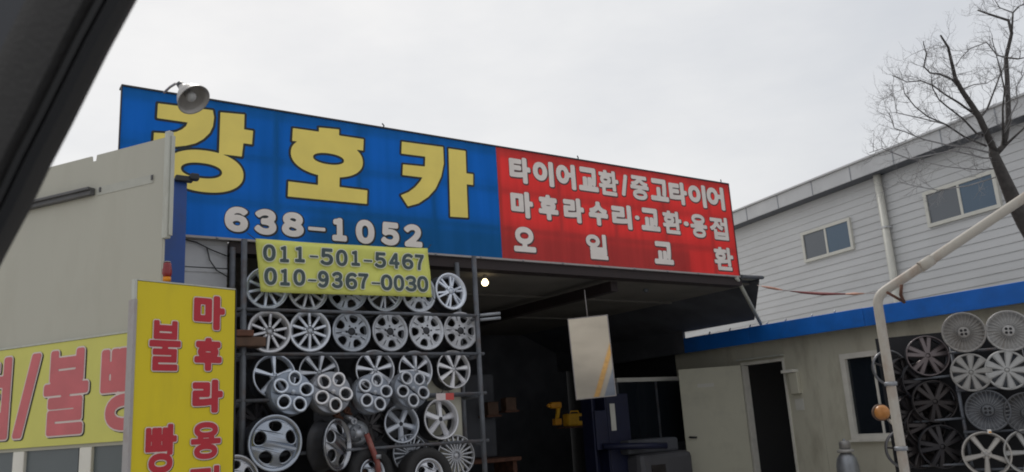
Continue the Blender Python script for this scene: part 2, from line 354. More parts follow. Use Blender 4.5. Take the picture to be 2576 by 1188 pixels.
# ================================================================== the setting
g = MB(); g.add([(-400, -400, 0), (400, -400, 0), (400, 400, 0), (-400, 400, 0)], [(0, 1, 2, 3)]); tag(g.build('ground', 'concrete'), kind='structure')
rd = Frame((0, 0), 34.83)
def sheet(name, m, pts, z):
    mb = MB(); mb.add([(x, y, z) for x, y in pts], [tuple(range(len(pts)))]); return tag(mb.build(name, m), kind='structure')
sheet('road', 'asphalt', [rd.pt(u, w, 0).xy[:] for u, w in ((-150, -8.0), (150, -8.0), (150, .45), (-150, .45))], .004)
sheet('parking_line', 'line', [(1.08, 8.2), (1.18, 8.2), (2.10, 4.1), (2.00, 4.1)], .008)
sheet('painted_apron', 'apron', [(1.26, 8.2), (3.4, 8.8), (4.6, 4.6), (2.2, 4.2)], .004)

# ------------------------------------------------------------------ shop building
shop = thing('repair_shop', 'open-fronted car repair shop with dark bay under the blue and red sign', 'building', SH)
for k in range(12):                                   # white cladding left of the rack
    z0 = k * .275; mb = MB(); mb.box((-.62, .10, z0), (.47, .135, z0 + .262)); mb.box((-.62, .092, z0 + .225), (.47, .10, z0 + .262)); mb.build('cladding_board', 'clad', shop)
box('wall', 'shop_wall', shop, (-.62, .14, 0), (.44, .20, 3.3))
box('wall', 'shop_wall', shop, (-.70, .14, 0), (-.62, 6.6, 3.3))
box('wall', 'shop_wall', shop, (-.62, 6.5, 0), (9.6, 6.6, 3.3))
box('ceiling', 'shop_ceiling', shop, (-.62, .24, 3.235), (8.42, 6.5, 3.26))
for k in range(2): box('purlin', 'shop_ceiling', shop, (-.6, 1.9 + k * 2.0, 3.205), (8.40, 1.95 + k * 2.0, 3.233))
ru = SH.hit(1530, 700, .3)[0]
for u in (ru - 3.2, ru): box('rafter', 'beam', shop, (u, .26, 3.03), (u + .12, 6.45, 3.168))
box('lintel', 'beam', shop, (.48, .03, 3.17), (8.0, .23, 3.285))
box('roof', 'roof', shop, (-.75, .26, 3.27), (8.5, 6.7, 3.31))
box('roof_shade_box', 'roof', shop, (1.3, .128, 3.312), (6.95, 6.5, 3.75))  # unseen raised box, shaped to shade the lower band of the translucent sign
# wing roof that falls from the bay ceiling to the office eaves
wg = MB(); t = .03
q = [(8.43, .05, 3.27), (9.42, 1.05, 2.83), (9.42, 6.5, 2.83), (8.43, 6.5, 3.27)]
wg.add([(x, y, z) for x, y, z in q] + [(x, y, z + t) for x, y, z in q], [(3, 2, 1, 0), (4, 5, 6, 7)] + [(i, (i + 1) % 4, (i + 1) % 4 + 4, i + 4) for i in range(4)])
wg.build('wing_roof', 'shop_wall', shop)
MB().tube([(7.86, .0, 3.28), (9.42, .93, 2.75)], .030, 8).build('strut', 'trim', shop)
box('eaves_slab', 'trim', shop, (7.97, .04, 3.312), (8.55, .9, 3.345))
MB().tube([(7.98, .0, 3.30), (8.47, .02, 3.315)], .03, 8).build('gutter', 'rack', shop)
# blue column left of the sign and the black bracket on it
cu_, cz = SH.hit(436, 640, -.45)
box('column', 'blue_post', shop, (cu_ - .105, -.53, 0), (cu_ + .085, -.37, 3.70), .008)
mb = MB(); mb.bbox((cu_ - .03, -.60, 3.66), (cu_ + .12, -.54, 3.715), .01); mb.bbox((cu_ + .09, -.63, 3.675), (cu_ + .17, -.56, 3.74), .015); mb.build('bracket', 'frame_black', shop)

# ------------------------------------------------------------------ big sign
U0, U1, UM, Z0, Z1 = -.57, 7.93, 3.70, 3.31, 4.725
sign = thing('shop_sign', 'long blue and red fascia sign with big yellow lettering above the bay', 'sign', SH, (0, 0, 0))
box('blue_face', 'sign_blue', sign, (U0, -.002, Z0), (UM, .004, Z1)); box('red_face', 'sign_red', sign, (UM + .001, -.002, Z0), (U1, .004, Z1))
box('frame_rail', 'frame_black', sign, (U0 - .010, -.012, Z1), (U1 + .010, .11, Z1 + .018))
box('frame_rail', 'frame_grey', sign, (U0 - .010, -.010, Z0 - .022), (U1 + .010, .10, Z0))
box('frame_rail', 'frame_black', sign, (U0 - .010, -.010, Z0), (U0, .025, Z1)); box('frame_rail', 'frame_black', sign, (U1, -.010, Z0), (U1 + .010, .10, Z1))
for k in range(9): box('stud', 'steel', sign, (U0 + .55 + k * .93, .03, Z0 + .002), (U0 + .60 + k * .93, .08, Z1 - .002))
for zz in (Z0 + .46, Z0 + .95): box('cross_rail', 'steel', sign, (U0 + .01, .085, zz), (U1 - .01, .125, zz + .04))
for k, x in enumerate((966, 1456, 1816)):
    u, z = SH.hit(x, 215 + .1625 * (x - 308), 0); MB().tube([(u, .02, Z1 + .02), (u + .01, .02, Z1 + .045), (u - .02, 0, Z1 + .06)], .008, 6).build('hook', 'frame_black', sign)
for k in range(14): MB().lathe([(.001, -.022), (.012, -.02), (.014, -.0105)], 10, c=(U0 + .3 + k * .61, 0, Z0 - .011)).build('bolt', 'steel', sign)
def r3(x, y): return SH.hit(287.5 + .4087 * x, 191.7 + .4087 * y)
def ring(c, hw, hh, ci, hwi, hhi):
    o = []
    for (cx, cy), a, b in ((c, hw, hh), (ci, hwi, hhi)):
        x0, z0 = r3(cx, cy); ax = abs(r3(cx + a, cy)[0] - r3(cx - a, cy)[0]) / 2; az_ = abs(r3(cx, cy - b)[1] - r3(cx, cy + b)[1]) / 2
        o.append(polyseg([(x0 + ax * math.copysign(abs(math.cos(t)) ** .92, math.cos(t)), z0 + az_ * math.copysign(abs(math.sin(t)) ** .92, math.sin(t))) for t in [i * math.pi / 28 for i in range(56)]]))
    return np.concatenate(o)
def pl(*pts): return polyseg([r3(*p) for p in pts])
BIG = [
    [pl((268, 170), (605, 212), (613, 255), (606, 310), (586, 352), (546, 390), (500, 415), (440, 430), (380, 436), (238, 432), (243, 350), (320, 354), (380, 345), (415, 330), (440, 310), (450, 287), (262, 260)),
     pl((652, 225), (800, 238), (797, 330), (853, 338), (846, 422), (793, 415), (783, 497), (643, 480)),
     ring((558, 587), 242, 128, (537, 583), 127, 47)],
    [pl((1098, 322), (1258, 344), (1258, 318), (1382, 330), (1382, 367), (1533, 390), (1530, 460), (1093, 400)), ring((1312, 502), 221, 118, (1318, 511), 95, 34),
     pl((1253, 605), (1385, 618), (1384, 684), (1556, 705), (1553, 788), (1066, 742), (1070, 650), (1252, 672))],
    [pl((1768, 405), (2022, 438), (2026, 540), (2010, 620), (1975, 695), (1930, 745), (1870, 785), (1805, 803), (1762, 735), (1810, 715), (1850, 685), (1880, 650), (1895, 625), (1772, 610), (1775, 545), (1910, 558), (1912, 497), (1765, 478)),
     pl((2055, 447), (2160, 462), (2165, 600), (2207, 605), (2206, 672), (2167, 667), (2175, 873), (2066, 866))]]
for strokes in BIG:                                    # the three big syllables, cut stroke by stroke
    allp = np.concatenate(strokes).reshape(-1, 2); mn = allp.min(0) - .06; mxx = allp.max(0) + .06
    xs = np.linspace(mn[0], mxx[0], 150); zs = np.linspace(mn[1], mxx[1], 130); X, Z = np.meshgrid(xs, zs)
    D = np.min([sdf_segments(s_, X, Z) for s_ in strokes], 0); mb = MB()
    field_mesh(mb, D, xs, zs, 0.0, -.0085, 0); field_mesh(mb, D, xs, zs, .024, -.0055, 1)
    me = bpy.data.meshes.new('letter'); me.from_pydata(mb.v, [], mb.f)
    for m in ('letter_yellow', 'letter_black'): me.materials.append(MT[m])
    me.polygons.foreach_set('material_index', mb.m); me.update(); put('letter', me, sign)
for ch, b in zip('638-1052', ((678, 800, 822, 962), (862, 815, 997, 980), (1030, 835, 1165, 992), (1192, 928, 1298, 954), (1340, 872, 1430, 1018), (1485, 882, 1600, 1035), (1640, 897, 1752, 1045), (1783, 910, 1893, 1055))):
    bb = (287.5 + .4087 * b[0], 191.7 + .4087 * b[1], 287.5 + .4087 * b[2], 191.7 + .4087 * b[3])
    B4 = px_box(SH, bb, 0, .03); bold = .012 if ch == '-' else .022
    letter(sign, glyph_segments(wide(ch)), B4, bold, [('letter_grey', 0, 0, 0), ('letter_black', .014, .006, -.006)], name='digit')
ROWS = [('타', (218, 135, 390, 365)), ('이', (412, 165, 580, 388)), ('어', (603, 190, 760, 412)), ('교', (785, 220, 945, 430)), ('환', (952, 245, 1112, 465)), ('/', (1135, 285, 1190, 465)), ('중', (1212, 290, 1360, 500)), ('고', (1375, 315, 1520, 510)), ('타', (1530, 340, 1675, 540)), ('이', (1688, 360, 1830, 560)), ('어', (1840, 378, 1980, 580)),
        ('마', (230, 415, 412, 650)), ('후', (458, 445, 618, 668)), ('라', (663, 470, 830, 690)), ('수', (870, 500, 1025, 712)), ('리', (1060, 525, 1220, 740)), ('·', (1248, 622, 1285, 660)), ('교', (1298, 555, 1450, 755)), ('환', (1478, 578, 1630, 780)), ('·', (1648, 670, 1690, 712)), ('용', (1705, 605, 1838, 810)), ('접', (1865, 628, 2010, 828)),
        ('오', (252, 705, 432, 930)), ('일', (850, 765, 1022, 990)), ('교', (1405, 828, 1560, 1030)), ('환', (1900, 875, 2055, 1080))]
for ch, b in ROWS:
    bb = (1213.9 + .3065 * b[0], 351.4 + .3065 * b[1], 1213.9 + .3065 * b[2], 351.4 + .3065 * b[3])
    letter(sign, glyph_segments(ch), px_box(SH, bb, 0, .07), .0155 if ch in '환중용접일' else .022, [('letter_grey', 0, 0, 0), ('letter_shadow', .011, .007, -.008)])

# flood lamp on the sign
lamp = thing('flood_lamp', 'grey bell-shaped flood lamp on a bent arm above the yellow lettering', 'lamp', loc=at(413, 233, 7.95))
o0 = Vector(lamp.location); apex = at(463, 224, 7.44) - o0; mouth = at(487, 251, 7.36) - o0
ax_ = (mouth - apex).normalized(); ln_ = (mouth - apex).length
q_ = Vector((0, 0, 1)).rotation_difference(ax_)
MB().tube([(0, 0, 0), at(428, 219, 7.85) - o0, at(441, 211, 7.75) - o0, at(451, 211, 7.62) - o0, at(460, 220, 7.47) - o0], .012, 8).build('arm', 'frame_grey', lamp)
MB().tube([at(444, 212, 7.75) - o0, at(462, 226, 7.46) - o0], .006, 6).build('stay', 'frame_grey', lamp)
def rotmesh(mb): mb.v = [tuple(q_ @ Vector(v) + apex) for v in mb.v]; return mb
k = .142
rotmesh(MB().lathe([(.03, -.05), (.04, -.02), (.052, .08 * ln_), (.080, .25 * ln_), (.108, .48 * ln_), (.132, .75 * ln_), (k, ln_), (k + .007, ln_ + .004), (k - .004, ln_ + .004), (.126, .75 * ln_), (.100, .48 * ln_), (.07, .28 * ln_), (.001, .22 * ln_)], 40, axis='z')).build('shade', 'lamp_shade', lamp)
rotmesh(MB().lathe([(.001, .93 * ln_), (.03, .91 * ln_), (.046, .82 * ln_), (.048, .70 * ln_), (.036, .55 * ln_), (.03, .35 * ln_)], 24, axis='z')).build('bulb', 'lamp_bulb', lamp)
rotmesh(MB().lathe([(.001, -.09), (.03, -.085), (.034, -.05), (.034, -.02)], 20, axis='z')).build('socket', 'frame_black', lamp)

# ------------------------------------------------------------------ left: white panel building with banner
lw = thing('panel_building', 'off-white panel building with a notched top edge beside the car pillar', 'building', LW)
for k in range(6):
    x1 = -.062 - (k + (k > 0)) * 1.15; w_ = 2.297 if k == 0 else 1.147; mb = MB(); mb.bbox((x1 - 1.147, 0, 0), (x1, .12, 3.535), .004)
    if k == 0:
        mb = MB(); mb.prism([(x1 - w_, 1.36), (x1, 1.36), (x1, 3.535), (-.765, 3.535), (-.772, 3.49), (-.815, 3.49), (-.822, 3.535), (x1 - w_, 3.535)], 0, .012)
    mb.build('wall_panel', 'white_wall', lw)
mb = MB()                                              # the end wall runs back at an angle, the plot being skewed
for (xa, ya), (xb, yb) in (((-.17, .014), (-4.6, 3.4)), ((-.27, .014), (-4.7, 3.4))): mb.add([(xa, ya, 0), (xb, yb, 0), (xb, yb, 3.5), (xa, ya, 3.5)], [(0, 1, 2, 3)])
mb.build('wall', 'white_wall', lw)
mb = MB(); mb.add([(-7, .121, 3.42), (-.28, .121, 3.42), (-4.75, 3.4, 3.42), (-7, 3.4, 3.42), (-7, .121, 3.46), (-.28, .121, 3.46), (-4.75, 3.4, 3.46), (-7, 3.4, 3.46)], [(0, 1, 2, 3), (4, 5, 6, 7), (0, 1, 5, 4)]); mb.build('roof', 'roof', lw)
box('wall', 'shop_wall', lw, (-7, 1.0, 0), (-1.6, 1.06, 3.4))
box('corner_trim', 'trim', lw, (-.058, -.016, 2.77), (-.012, .028, 3.575), .006); box('corner_trim', 'trim', lw, (-.010, .0, 2.79), (.002, .03, 3.54), .003)
box('corner_post', 'white_wall', lw, (-.061, .002, 0), (-.05, .012, 2.768))
zA = LW.hit(240, 478)[1]; xA = LW.hit(240, 478)[0]
mb = MB(); mb.bbox((-2.6, -.045, zA - .045), (xA, -.002, zA - .008), .006); mb.bbox((-2.6, -.065, zA - .01), (xA, -.002, zA + .012), .004); mb.build('awning_rail', 'dark_rail', lw)
box('tape_strip', 'tape', lw, (xA + .01, -.004, zA - .05), (-.17, -.001, zA + .015))
for x in (xA + .05, -.185): box('screw_clip', 'dark_rail', lw, (x, -.012, zA - .028), (x + .015, -.0045, zA + .008))
# frames and glass under the banner
for x in (LW.hit(48, 1160)[0], LW.hit(216, 1160)[0], -.13): box('mullion', 'frame_white', lw, (x - .06, -.01, .35), (x + .06, .04, 1.36), .006)
for x in (-1.98, -1.36, -.70): box('pane', 'pane_bluegrey', lw, (x, .015, .35), (x + .55, .03, 1.36))
box('sill', 'white_wall', lw, (-2.36, 0, 0), (-.062, .012, .35))
wb = thing('wall_banner', 'yellow wall banner with faded pink lettering below the panel wall', 'banner', LW)
box('sheet', 'banner2', wb, (-2.6, -.022, 1.385), (.0, -.004, 2.125)); box('top_rail', 'trim', wb, (-2.6, -.028, 2.127), (.0, -.004, 2.142))
for ch, b in (('접', (-150, 640, 48, 1040)), ('/', (75, 622, 190, 1020)), ('불', (215, 580, 430, 1025)), ('빵', (490, 562, 748, 1030))):
    B4 = px_box(LW, (.5163 * b[0], 575 + .5163 * b[1], .5163 * b[2], 575 + .5163 * b[3]), -.025, -.02)
    B4 = (B4[0], 1.455, B4[2], 2.065)
    letter(wb, glyph_segments(ch), B4, .0205, [('letter_pink', 0, 0, 0), ('letter_white', .011, 0, 0), ('letter_black', .011, .010, -.007)], y=-.0245)

# ------------------------------------------------------------------ standing yellow sign
ys = thing('standing_sign', 'tall bright yellow standing sign board with two columns of red letters', 'sign', YS)
box('board', 'yellow', ys, (.012, 0, .12), (.742, .05, 2.405), .003)
box('edge_frame', 'frame_grey', ys, (-.012, -.012, .10), (.0095, .065, 2.28), .003); box('edge_frame', 'trim', ys, (-.008, .0, 2.282), (.0095, .04, 2.415))
box('edge_frame', 'frame_black', ys, (.744, -.004, .10), (.752, .055, 2.41)); box('edge_frame', 'trim', ys, (.012, -.004, 2.407), (.742, .055, 2.416))
for u in (.1, .66): box('foot', 'frame_grey', ys, (u - .03, -.25, 0), (u + .03, .30, .10), .01)
for ch, b in (('마', (942, 318, 1100, 500)), ('후', (945, 525, 1085, 700)), ('라', (935, 728, 1090, 905)), ('용', (928, 935, 1080, 1130)), ('접', (918, 1150, 1072, 1345)), ('불', (725, 440, 885, 700)), ('빵', (705, 945, 865, 1200))):
    B4 = px_box(YS, (.5163 * b[0], 575 + .5163 * b[1], .5163 * b[2], 575 + .5163 * b[3]), -.01, .03)
    d_ = .005; B4 = (B4[0] + d_, B4[1] + d_, B4[2] - d_, B4[3] - d_)
    letter(ys, glyph_segments(ch), B4, .0155 if ch in '마후라' else .0098, [('letter_red', 0, 0, 0), ('letter_white', .0068, 0, 0), ('letter_black', .0065, .006, -.004)], y=-.004)
bp_ = at(419, 709, 5.9)
bc = thing('warning_beacon', 'small red beacon lamp with orange base rising behind the yellow board', 'beacon', loc=bp_)
MB().lathe([(.001, .0), (.029, .0), (.029, .032), (.001, .034)], 20, axis='z').build('base', 'beacon_base', bc)
MB().lathe([(.024, .0335), (.030, .04), (.034, .055), (.034, .085), (.029, .11), (.029, .13), (.02, .137), (.001, .138)], 20, axis='z').build('lens', 'beacon', bc)
MB().lathe([(.001, .141), (.024, .139), (.022, .145), (.001, .147)], 20, axis='z').build('cap', 'frame_grey', bc)
MB().tube([(0, 0, .0), (0, 0, -bp_.z + .01)], .012, 8).build('pole', 'steel', bc)

# ------------------------------------------------------------------ wheels: each kind is built once, then copied part by part
def disc_mesh(name, m, R, holes, ext=.008, bev=.004, dome=0.0, yoff=0.0):
    cu = bpy.data.curves.new('disc', 'CURVE'); cu.dimensions = '2D'; cu.fill_mode = 'BOTH'; cu.extrude = ext; cu.bevel_depth = bev; cu.bevel_resolution = 1
    for pts in [[(R * math.cos(i * math.pi / 30), R * math.sin(i * math.pi / 30)) for i in range(60)]] + holes:
        sp = cu.splines.new('POLY'); sp.points.add(len(pts) - 1); sp.use_cyclic_u = True
        for p, (x, y) in zip(sp.points, pts): p.co = (x, y, 0, 1)
    o = bpy.data.objects.new('disc', cu); col.objects.link(o); bpy.context.view_layer.update()
    me = bpy.data.meshes.new_from_object(o.evaluated_get(bpy.context.evaluated_depsgraph_get())); bpy.data.objects.remove(o)
    me.name = name
    for v in me.vertices:
        x, y, z = v.co; v.co = (x, -z + yoff + dome * (math.hypot(x, y) / R) ** 2, y)
    me.materials.clear(); me.materials.append(MT[m]); me.update(); return me
def blob(cx, cy, a, b, ang, p=2.0, n=20, taper=0.0):       # superellipse hole, long axis a turned by ang
    o = []
    for i in range(n):
        t = 2 * math.pi * i / n; x = a * math.copysign(abs(math.cos(t)) ** (2 / p), math.cos(t)); y = b * math.copysign(abs(math.sin(t)) ** (2 / p), math.sin(t)) * (1 + taper * x / a)
        o.append((cx + x * math.cos(ang) - y * math.sin(ang), cy + x * math.sin(ang) + y * math.cos(ang)))
    return o
def polar(r, a): return r * math.cos(a), r * math.sin(a)
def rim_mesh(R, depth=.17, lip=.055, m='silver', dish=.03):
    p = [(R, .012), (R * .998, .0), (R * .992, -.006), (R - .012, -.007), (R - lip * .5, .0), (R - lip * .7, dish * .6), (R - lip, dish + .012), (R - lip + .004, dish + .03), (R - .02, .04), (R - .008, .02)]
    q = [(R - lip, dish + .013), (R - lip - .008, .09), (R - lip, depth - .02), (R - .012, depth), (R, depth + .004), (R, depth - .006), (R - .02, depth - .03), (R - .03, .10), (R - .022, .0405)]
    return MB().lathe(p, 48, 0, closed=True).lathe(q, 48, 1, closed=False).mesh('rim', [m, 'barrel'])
def spoke_mesh(r0, r1, w0, w1, th=.022, y0=.012, y1=.026, crown=.006, m='silver', bow=0.0, grip=0.0):
    mb = MB(); vs = []; n = 5
    for i in range(n):
        t = i / (n - 1); r = r0 + (r1 - r0) * t; w = w0 + (w1 - w0) * t; y = y0 + (y1 - y0) * t - bow * math.sin(math.pi * t); c = grip * math.sin(math.pi * t)
        for x, dy in ((-w / 2, .004), (-w * .3, -crown), (w * .3, -crown), (w / 2, .004), (w * .42, th), (-w * .42, th)): vs.append((x + c, y + dy, r))
    fs = [(0, 1, 2, 3, 4, 5), tuple(6 * (n - 1) + k for k in (5, 4, 3, 2, 1, 0))]
    for i in range(n - 1):
        for k in range(6): a = i * 6 + k; b = i * 6 + (k + 1) % 6; fs.append((a, b, b + 6, a + 6))
    return mb.add(vs, fs).mesh('spoke', m)
def hub_mesh(r, y=.008, th=.03, m='silver'):
    return MB().lathe([(.001, y - .002), (r * .45, y - .002), (r * .5, y + .002), (r * .92, y), (r, y + .006), (r * .98, y + th), (.001, y + th)], 28).mesh('hub', m)
def cap_mesh(r, y=.002, m='silver_d'):
    return MB().lathe([(.001, y - .008), (r * .7, y - .007), (r, y), (r, y + .008)], 20).mesh('center_cap', m)
def bolt_mesh(r, y=.004): return MB().lathe([(.001, y), (r, y), (r, y + .006)], 10).mesh('bolt_hole', 'dark')  # flat dark disc; the hole's shade is put into its colour
def ringpts(n, r, off=0): return [(r * math.cos(2 * math.pi * k / n + off), r * math.sin(2 * math.pi * k / n + off)) for k in range(n)]
def tyre_mesh(R, w=.19):
    p = [(R, .01), (R + .02, -.012), (R + .06, -.022), (R + .095, -.01), (R + .108, .02), (R + .11, w / 2), (R + .108, w - .02), (R + .06, w + .02), (R, w)]
    return MB().lathe(p, 48, closed=True).mesh('tyre', 'rubber')
PROTO = {}
def proto(kind, R):
    key = (kind, round(R, 3))
    if key in PROTO: return PROTO[key]
    P = []                                                     # (name, mesh, rotation about the axle, (x,z) offset)
    def spokes(n, me, off=0): P.extend(('spoke', me, 2 * math.pi * k / n + off, (0, 0)) for k in range(n))
    def bolts(n, r, br=.011, y=.004, off=.3):
        me = bolt_mesh(br, y); P.extend(('bolt_hole', me, 0, p) for p in ringpts(n, r, off))
    if kind == 'ten':
        P.append(('rim', rim_mesh(R), 0, (0, 0))); spokes(10, spoke_mesh(R * .2, R * .88, R * .15, R * .145, y0=.004, y1=.02))
        P.append(('hub', hub_mesh(R * .25), 0, (0, 0))); P.append(('center_cap', cap_mesh(R * .13), 0, (0, 0))); bolts(5, R * .24, .016, .0)
    elif kind == 'twinslot':
        H = [];
        for k in range(5):
            a = 2 * math.pi * k / 5 + .3; cx, cy = polar(R * .62, a); H.append(blob(cx, cy, R * .215, R * .225, a, 2.6, taper=.3))
            b = a + math.pi / 5; cx, cy = polar(R * .66, b); H.append(blob(cx, cy, R * .17, R * .045, b, 3))
        P.append(('rim', rim_mesh(R, m='silver_d'), 0, (0, 0))); P.append(('face_disc', disc_mesh('face_disc', 'silver_d', R * .90, H, .008, .006, .012, .012), 0, (0, 0)))
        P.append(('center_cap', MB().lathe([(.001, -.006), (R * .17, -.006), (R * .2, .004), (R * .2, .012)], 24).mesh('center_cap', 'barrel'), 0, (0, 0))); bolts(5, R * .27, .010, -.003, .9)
    elif kind == 'sixtwin':
        P.append(('rim', rim_mesh(R), 0, (0, 0))); 
        for d in (-.14, .14): spokes(6, spoke_mesh(R * .18, R * .89, R * .13, R * .12, y0=.004, y1=.02), d)
        P.append(('hub', hub_mesh(R * .3), 0, (0, 0))); P.append(('center_cap', cap_mesh(R * .15), 0, (0, 0))); bolts(5, R * .25, .013, .0)
    elif kind == 'fiveslim':
        P.append(('rim', rim_mesh(R, lip=.035), 0, (0, 0))); spokes(5, spoke_mesh(R * .1, R * .93, R * .12, R * .26, y0=.006, y1=.03, crown=.012), .02)
        P.append(('hub', hub_mesh(R * .19), 0, (0, 0))); P.append(('center_cap', cap_mesh(R * .1), 0, (0, 0)))
    elif kind == 'seven':
        P.append(('rim', rim_mesh(R, lip=.032), 0, (0, 0))); spokes(7, spoke_mesh(R * .12, R * .93, R * .12, R * .30, y0=.008, y1=.03, crown=.014), .1)
        P.append(('hub', hub_mesh(R * .2), 0, (0, 0))); P.append(('center_cap', cap_mesh(R * .11), 0, (0, 0))); bolts(5, R * .16, .009, .003)
    elif kind == 'dial':
        H = []; cs = ringpts(5, R * .60, .3)
        for k, (x, y) in enumerate(cs): H.append(blob(x, y, R * .305, R * .275, 2 * math.pi * k / 5 + .3))
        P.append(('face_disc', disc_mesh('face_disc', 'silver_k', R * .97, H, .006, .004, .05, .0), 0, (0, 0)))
        rg = MB(); n = 28; vs = []; fs = []
        for i in range(n):
            t = 2 * math.pi * i / n; wob = 1 + .10 * math.cos(t)
            for q in range(8):
                u = 2 * math.pi * q / 8; rr = R * .312 * wob + .015 * math.cos(u); vs.append((rr * math.cos(t), .006 + .014 * math.sin(u), rr * math.sin(t) * .90))
        for i in range(n):
            for q in range(8): a = i * 8 + q; b = i * 8 + (q + 1) % 8; c = ((i + 1) % n) * 8; fs.append((a, b, c + (q + 1) % 8, c + q))
        rg.add(vs, fs, 0, True); rm = rg.mesh('hole_ring', 'silver')
        for k, (x, y) in enumerate(cs): P.append(('hole_ring', rm, -(2 * math.pi * k / 5 + .3), (x, y)))
        P.append(('rim', MB().lathe([(R, .06), (R * .98, .045), (R * .95, .05), (R * .93, .09), (R * .93, .17), (R, .18), (R + .002, .12)], 48, closed=True).mesh('rim', 'silver_d'), 0, (0, 0)))
        P.append(('center_cap', MB().lathe([(.001, -.016), (R * .07, -.015), (R * .11, -.004), (R * .13, .004)], 20).mesh('center_cap', 'silver_d'), 0, (0, 0)))
    elif kind in ('chrome5', 'tyred5'):
        H = []
        for k in range(5):
            a = 2 * math.pi * k / 5 + .55; cx, cy = polar(R * .585, a); H.append(blob(cx, cy, R * .215, R * .265, a, 2.2, taper=.12))
        P.append(('rim', rim_mesh(R, .19, .06, 'chrome', .035), 0, (0, 0))); P.append(('face_disc', disc_mesh('face_disc', 'chrome', R * .85, H, .010, .009, .05, -.012), 0, (0, 0)))
        P.append(('center_cap', cap_mesh(R * .12, .004, 'silver_d'), 0, (0, 0))); bolts(5, R * .22, .010, .004, .2)
        if kind == 'tyred5': P.append(('tyre', tyre_mesh(R), 0, (0, 0)))
    elif kind == 'star5':
        P.append(('rim', rim_mesh(R, .18, .042, 'silver', .06), 0, (0, 0))); spokes(5, spoke_mesh(R * .1, R * .84, R * .26, R * .34, th=.03, y0=.03, y1=.06, crown=.012), .0)
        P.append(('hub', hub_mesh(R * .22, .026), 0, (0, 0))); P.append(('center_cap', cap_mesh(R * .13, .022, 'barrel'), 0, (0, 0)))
    elif kind == 'fins':
        P.append(('rim', rim_mesh(R, .15, .02, 'silver_d', .02), 0, (0, 0))); spokes(20, spoke_mesh(R * .2, R * .95, R * .07, R * .11, y0=.0, y1=.016, crown=.008, m='silver_d'))
        P.append(('hub', hub_mesh(R * .26, m='silver_d'), 0, (0, 0))); P.append(('center_cap', cap_mesh(R * .13), 0, (0, 0)))
    elif kind == 'turbine' or kind == 'turbine_dark':
        m = 'hubgrey' if kind == 'turbine' else 'hubdark'; m2 = 'hubgrey' if kind == 'turbine' else 'hubsmoke'
        P.append(('dish', MB().lathe([(.001, .02), (R * .30, .018), (R * .42, .03), (R * .75, .034), (R * .86, .02), (R * .93, .0), (R * .98, -.002), (R, .01), (R, .035), (R * .9, .05), (.001, .05)], 56).mesh('dish', m), 0, (0, 0)))
        fm = spoke_mesh(R * .30, R * .93, R * .025, R * .055, th=.02, y0=.004, y1=.002, crown=.006, m=m2, bow=-.014, grip=R * .03); P.extend(('fin', fm, 2 * math.pi * k / 28, (0, 0)) for k in range(28))
        P.append(('hub', MB().lathe([(.001, .0), (R * .2, .0), (R * .29, .006), (R * .32, .02)], 28).mesh('hub', m), 0, (0, 0))); bolts(4, R * .13, .014, -.002, .8)
    elif kind == 'cap9':
        P.append(('dish', MB().lathe([(R * .16, .026), (R * .9, .034), (R * .93, .004), (R * .97, -.004), (R, .008), (R, .04)], 48).mesh('dish', 'hubdark'), 0, (0, 0)))
        P.append(('outer_ring', MB().lathe([(R * .88, .012), (R * .90, -.002), (R * .96, -.008), (R * 1.005, .004), (R * 1.005, .03), (R * .9, .03)], 48, closed=True).mesh('outer_ring', 'hublight'), 0, (0, 0)))
        spokes(9, spoke_mesh(R * .12, R * .91, R * .17, R * .40, th=.02, y0=-.004, y1=.002, crown=.012, m='hublight')); P.append(('hub', hub_mesh(R * .2, -.006, m='hublight'), 0, (0, 0))); P.append(('center_cap', cap_mesh(R * .11, -.008, 'hublight'), 0, (0, 0)))
    elif kind == 'open5':
        P.append(('rim', rim_mesh(R, .08, .03, 'hublight', .03), 0, (0, 0))); spokes(5, spoke_mesh(R * .1, R * .92, R * .16, R * .27, y0=.006, y1=.03, crown=.012, m='hublight'), math.pi)
        P.append(('hub', hub_mesh(R * .22, m='hublight'), 0, (0, 0))); P.append(('center_cap', cap_mesh(R * .14, m='hubgrey'), 0, (0, 0)))
    elif kind in ('ystar', 'ystar_dark'):
        m = 'hubrose' if kind == 'ystar' else 'hubblack'
        P.append(('rim', rim_mesh(R, .06, .022, m, .03), 0, (0, 0)))
        for d in (-.20, .20):
            me = spoke_mesh(R * .12, R * .96, R * .22, R * .30, y0=.0, y1=.02, crown=.014, m=m); spokes(5, me, d)
        P.append(('hub', hub_mesh(R * .24, -.004, m=m), 0, (0, 0))); P.append(('center_cap', cap_mesh(R * .1, m='hubdark'), 0, (0, 0)))
    elif kind == 'trimring':
        P.append(('outer_ring', MB().lathe([(R * .86, .02), (R * .9, .0), (R * .97, -.004), (R, .008), (R, .03), (R * .95, .034)], 48, closed=True).mesh('outer_ring', 'hubsmoke'), 0, (0, 0)))
        spokes(3, spoke_mesh(R * .1, R * .9, R * .1, R * .1, m='hubblack'), .5)
        P.append(('hub', hub_mesh(R * .2, m='hubblack'), 0, (0, 0)))
    PROTO[key] = P; return P
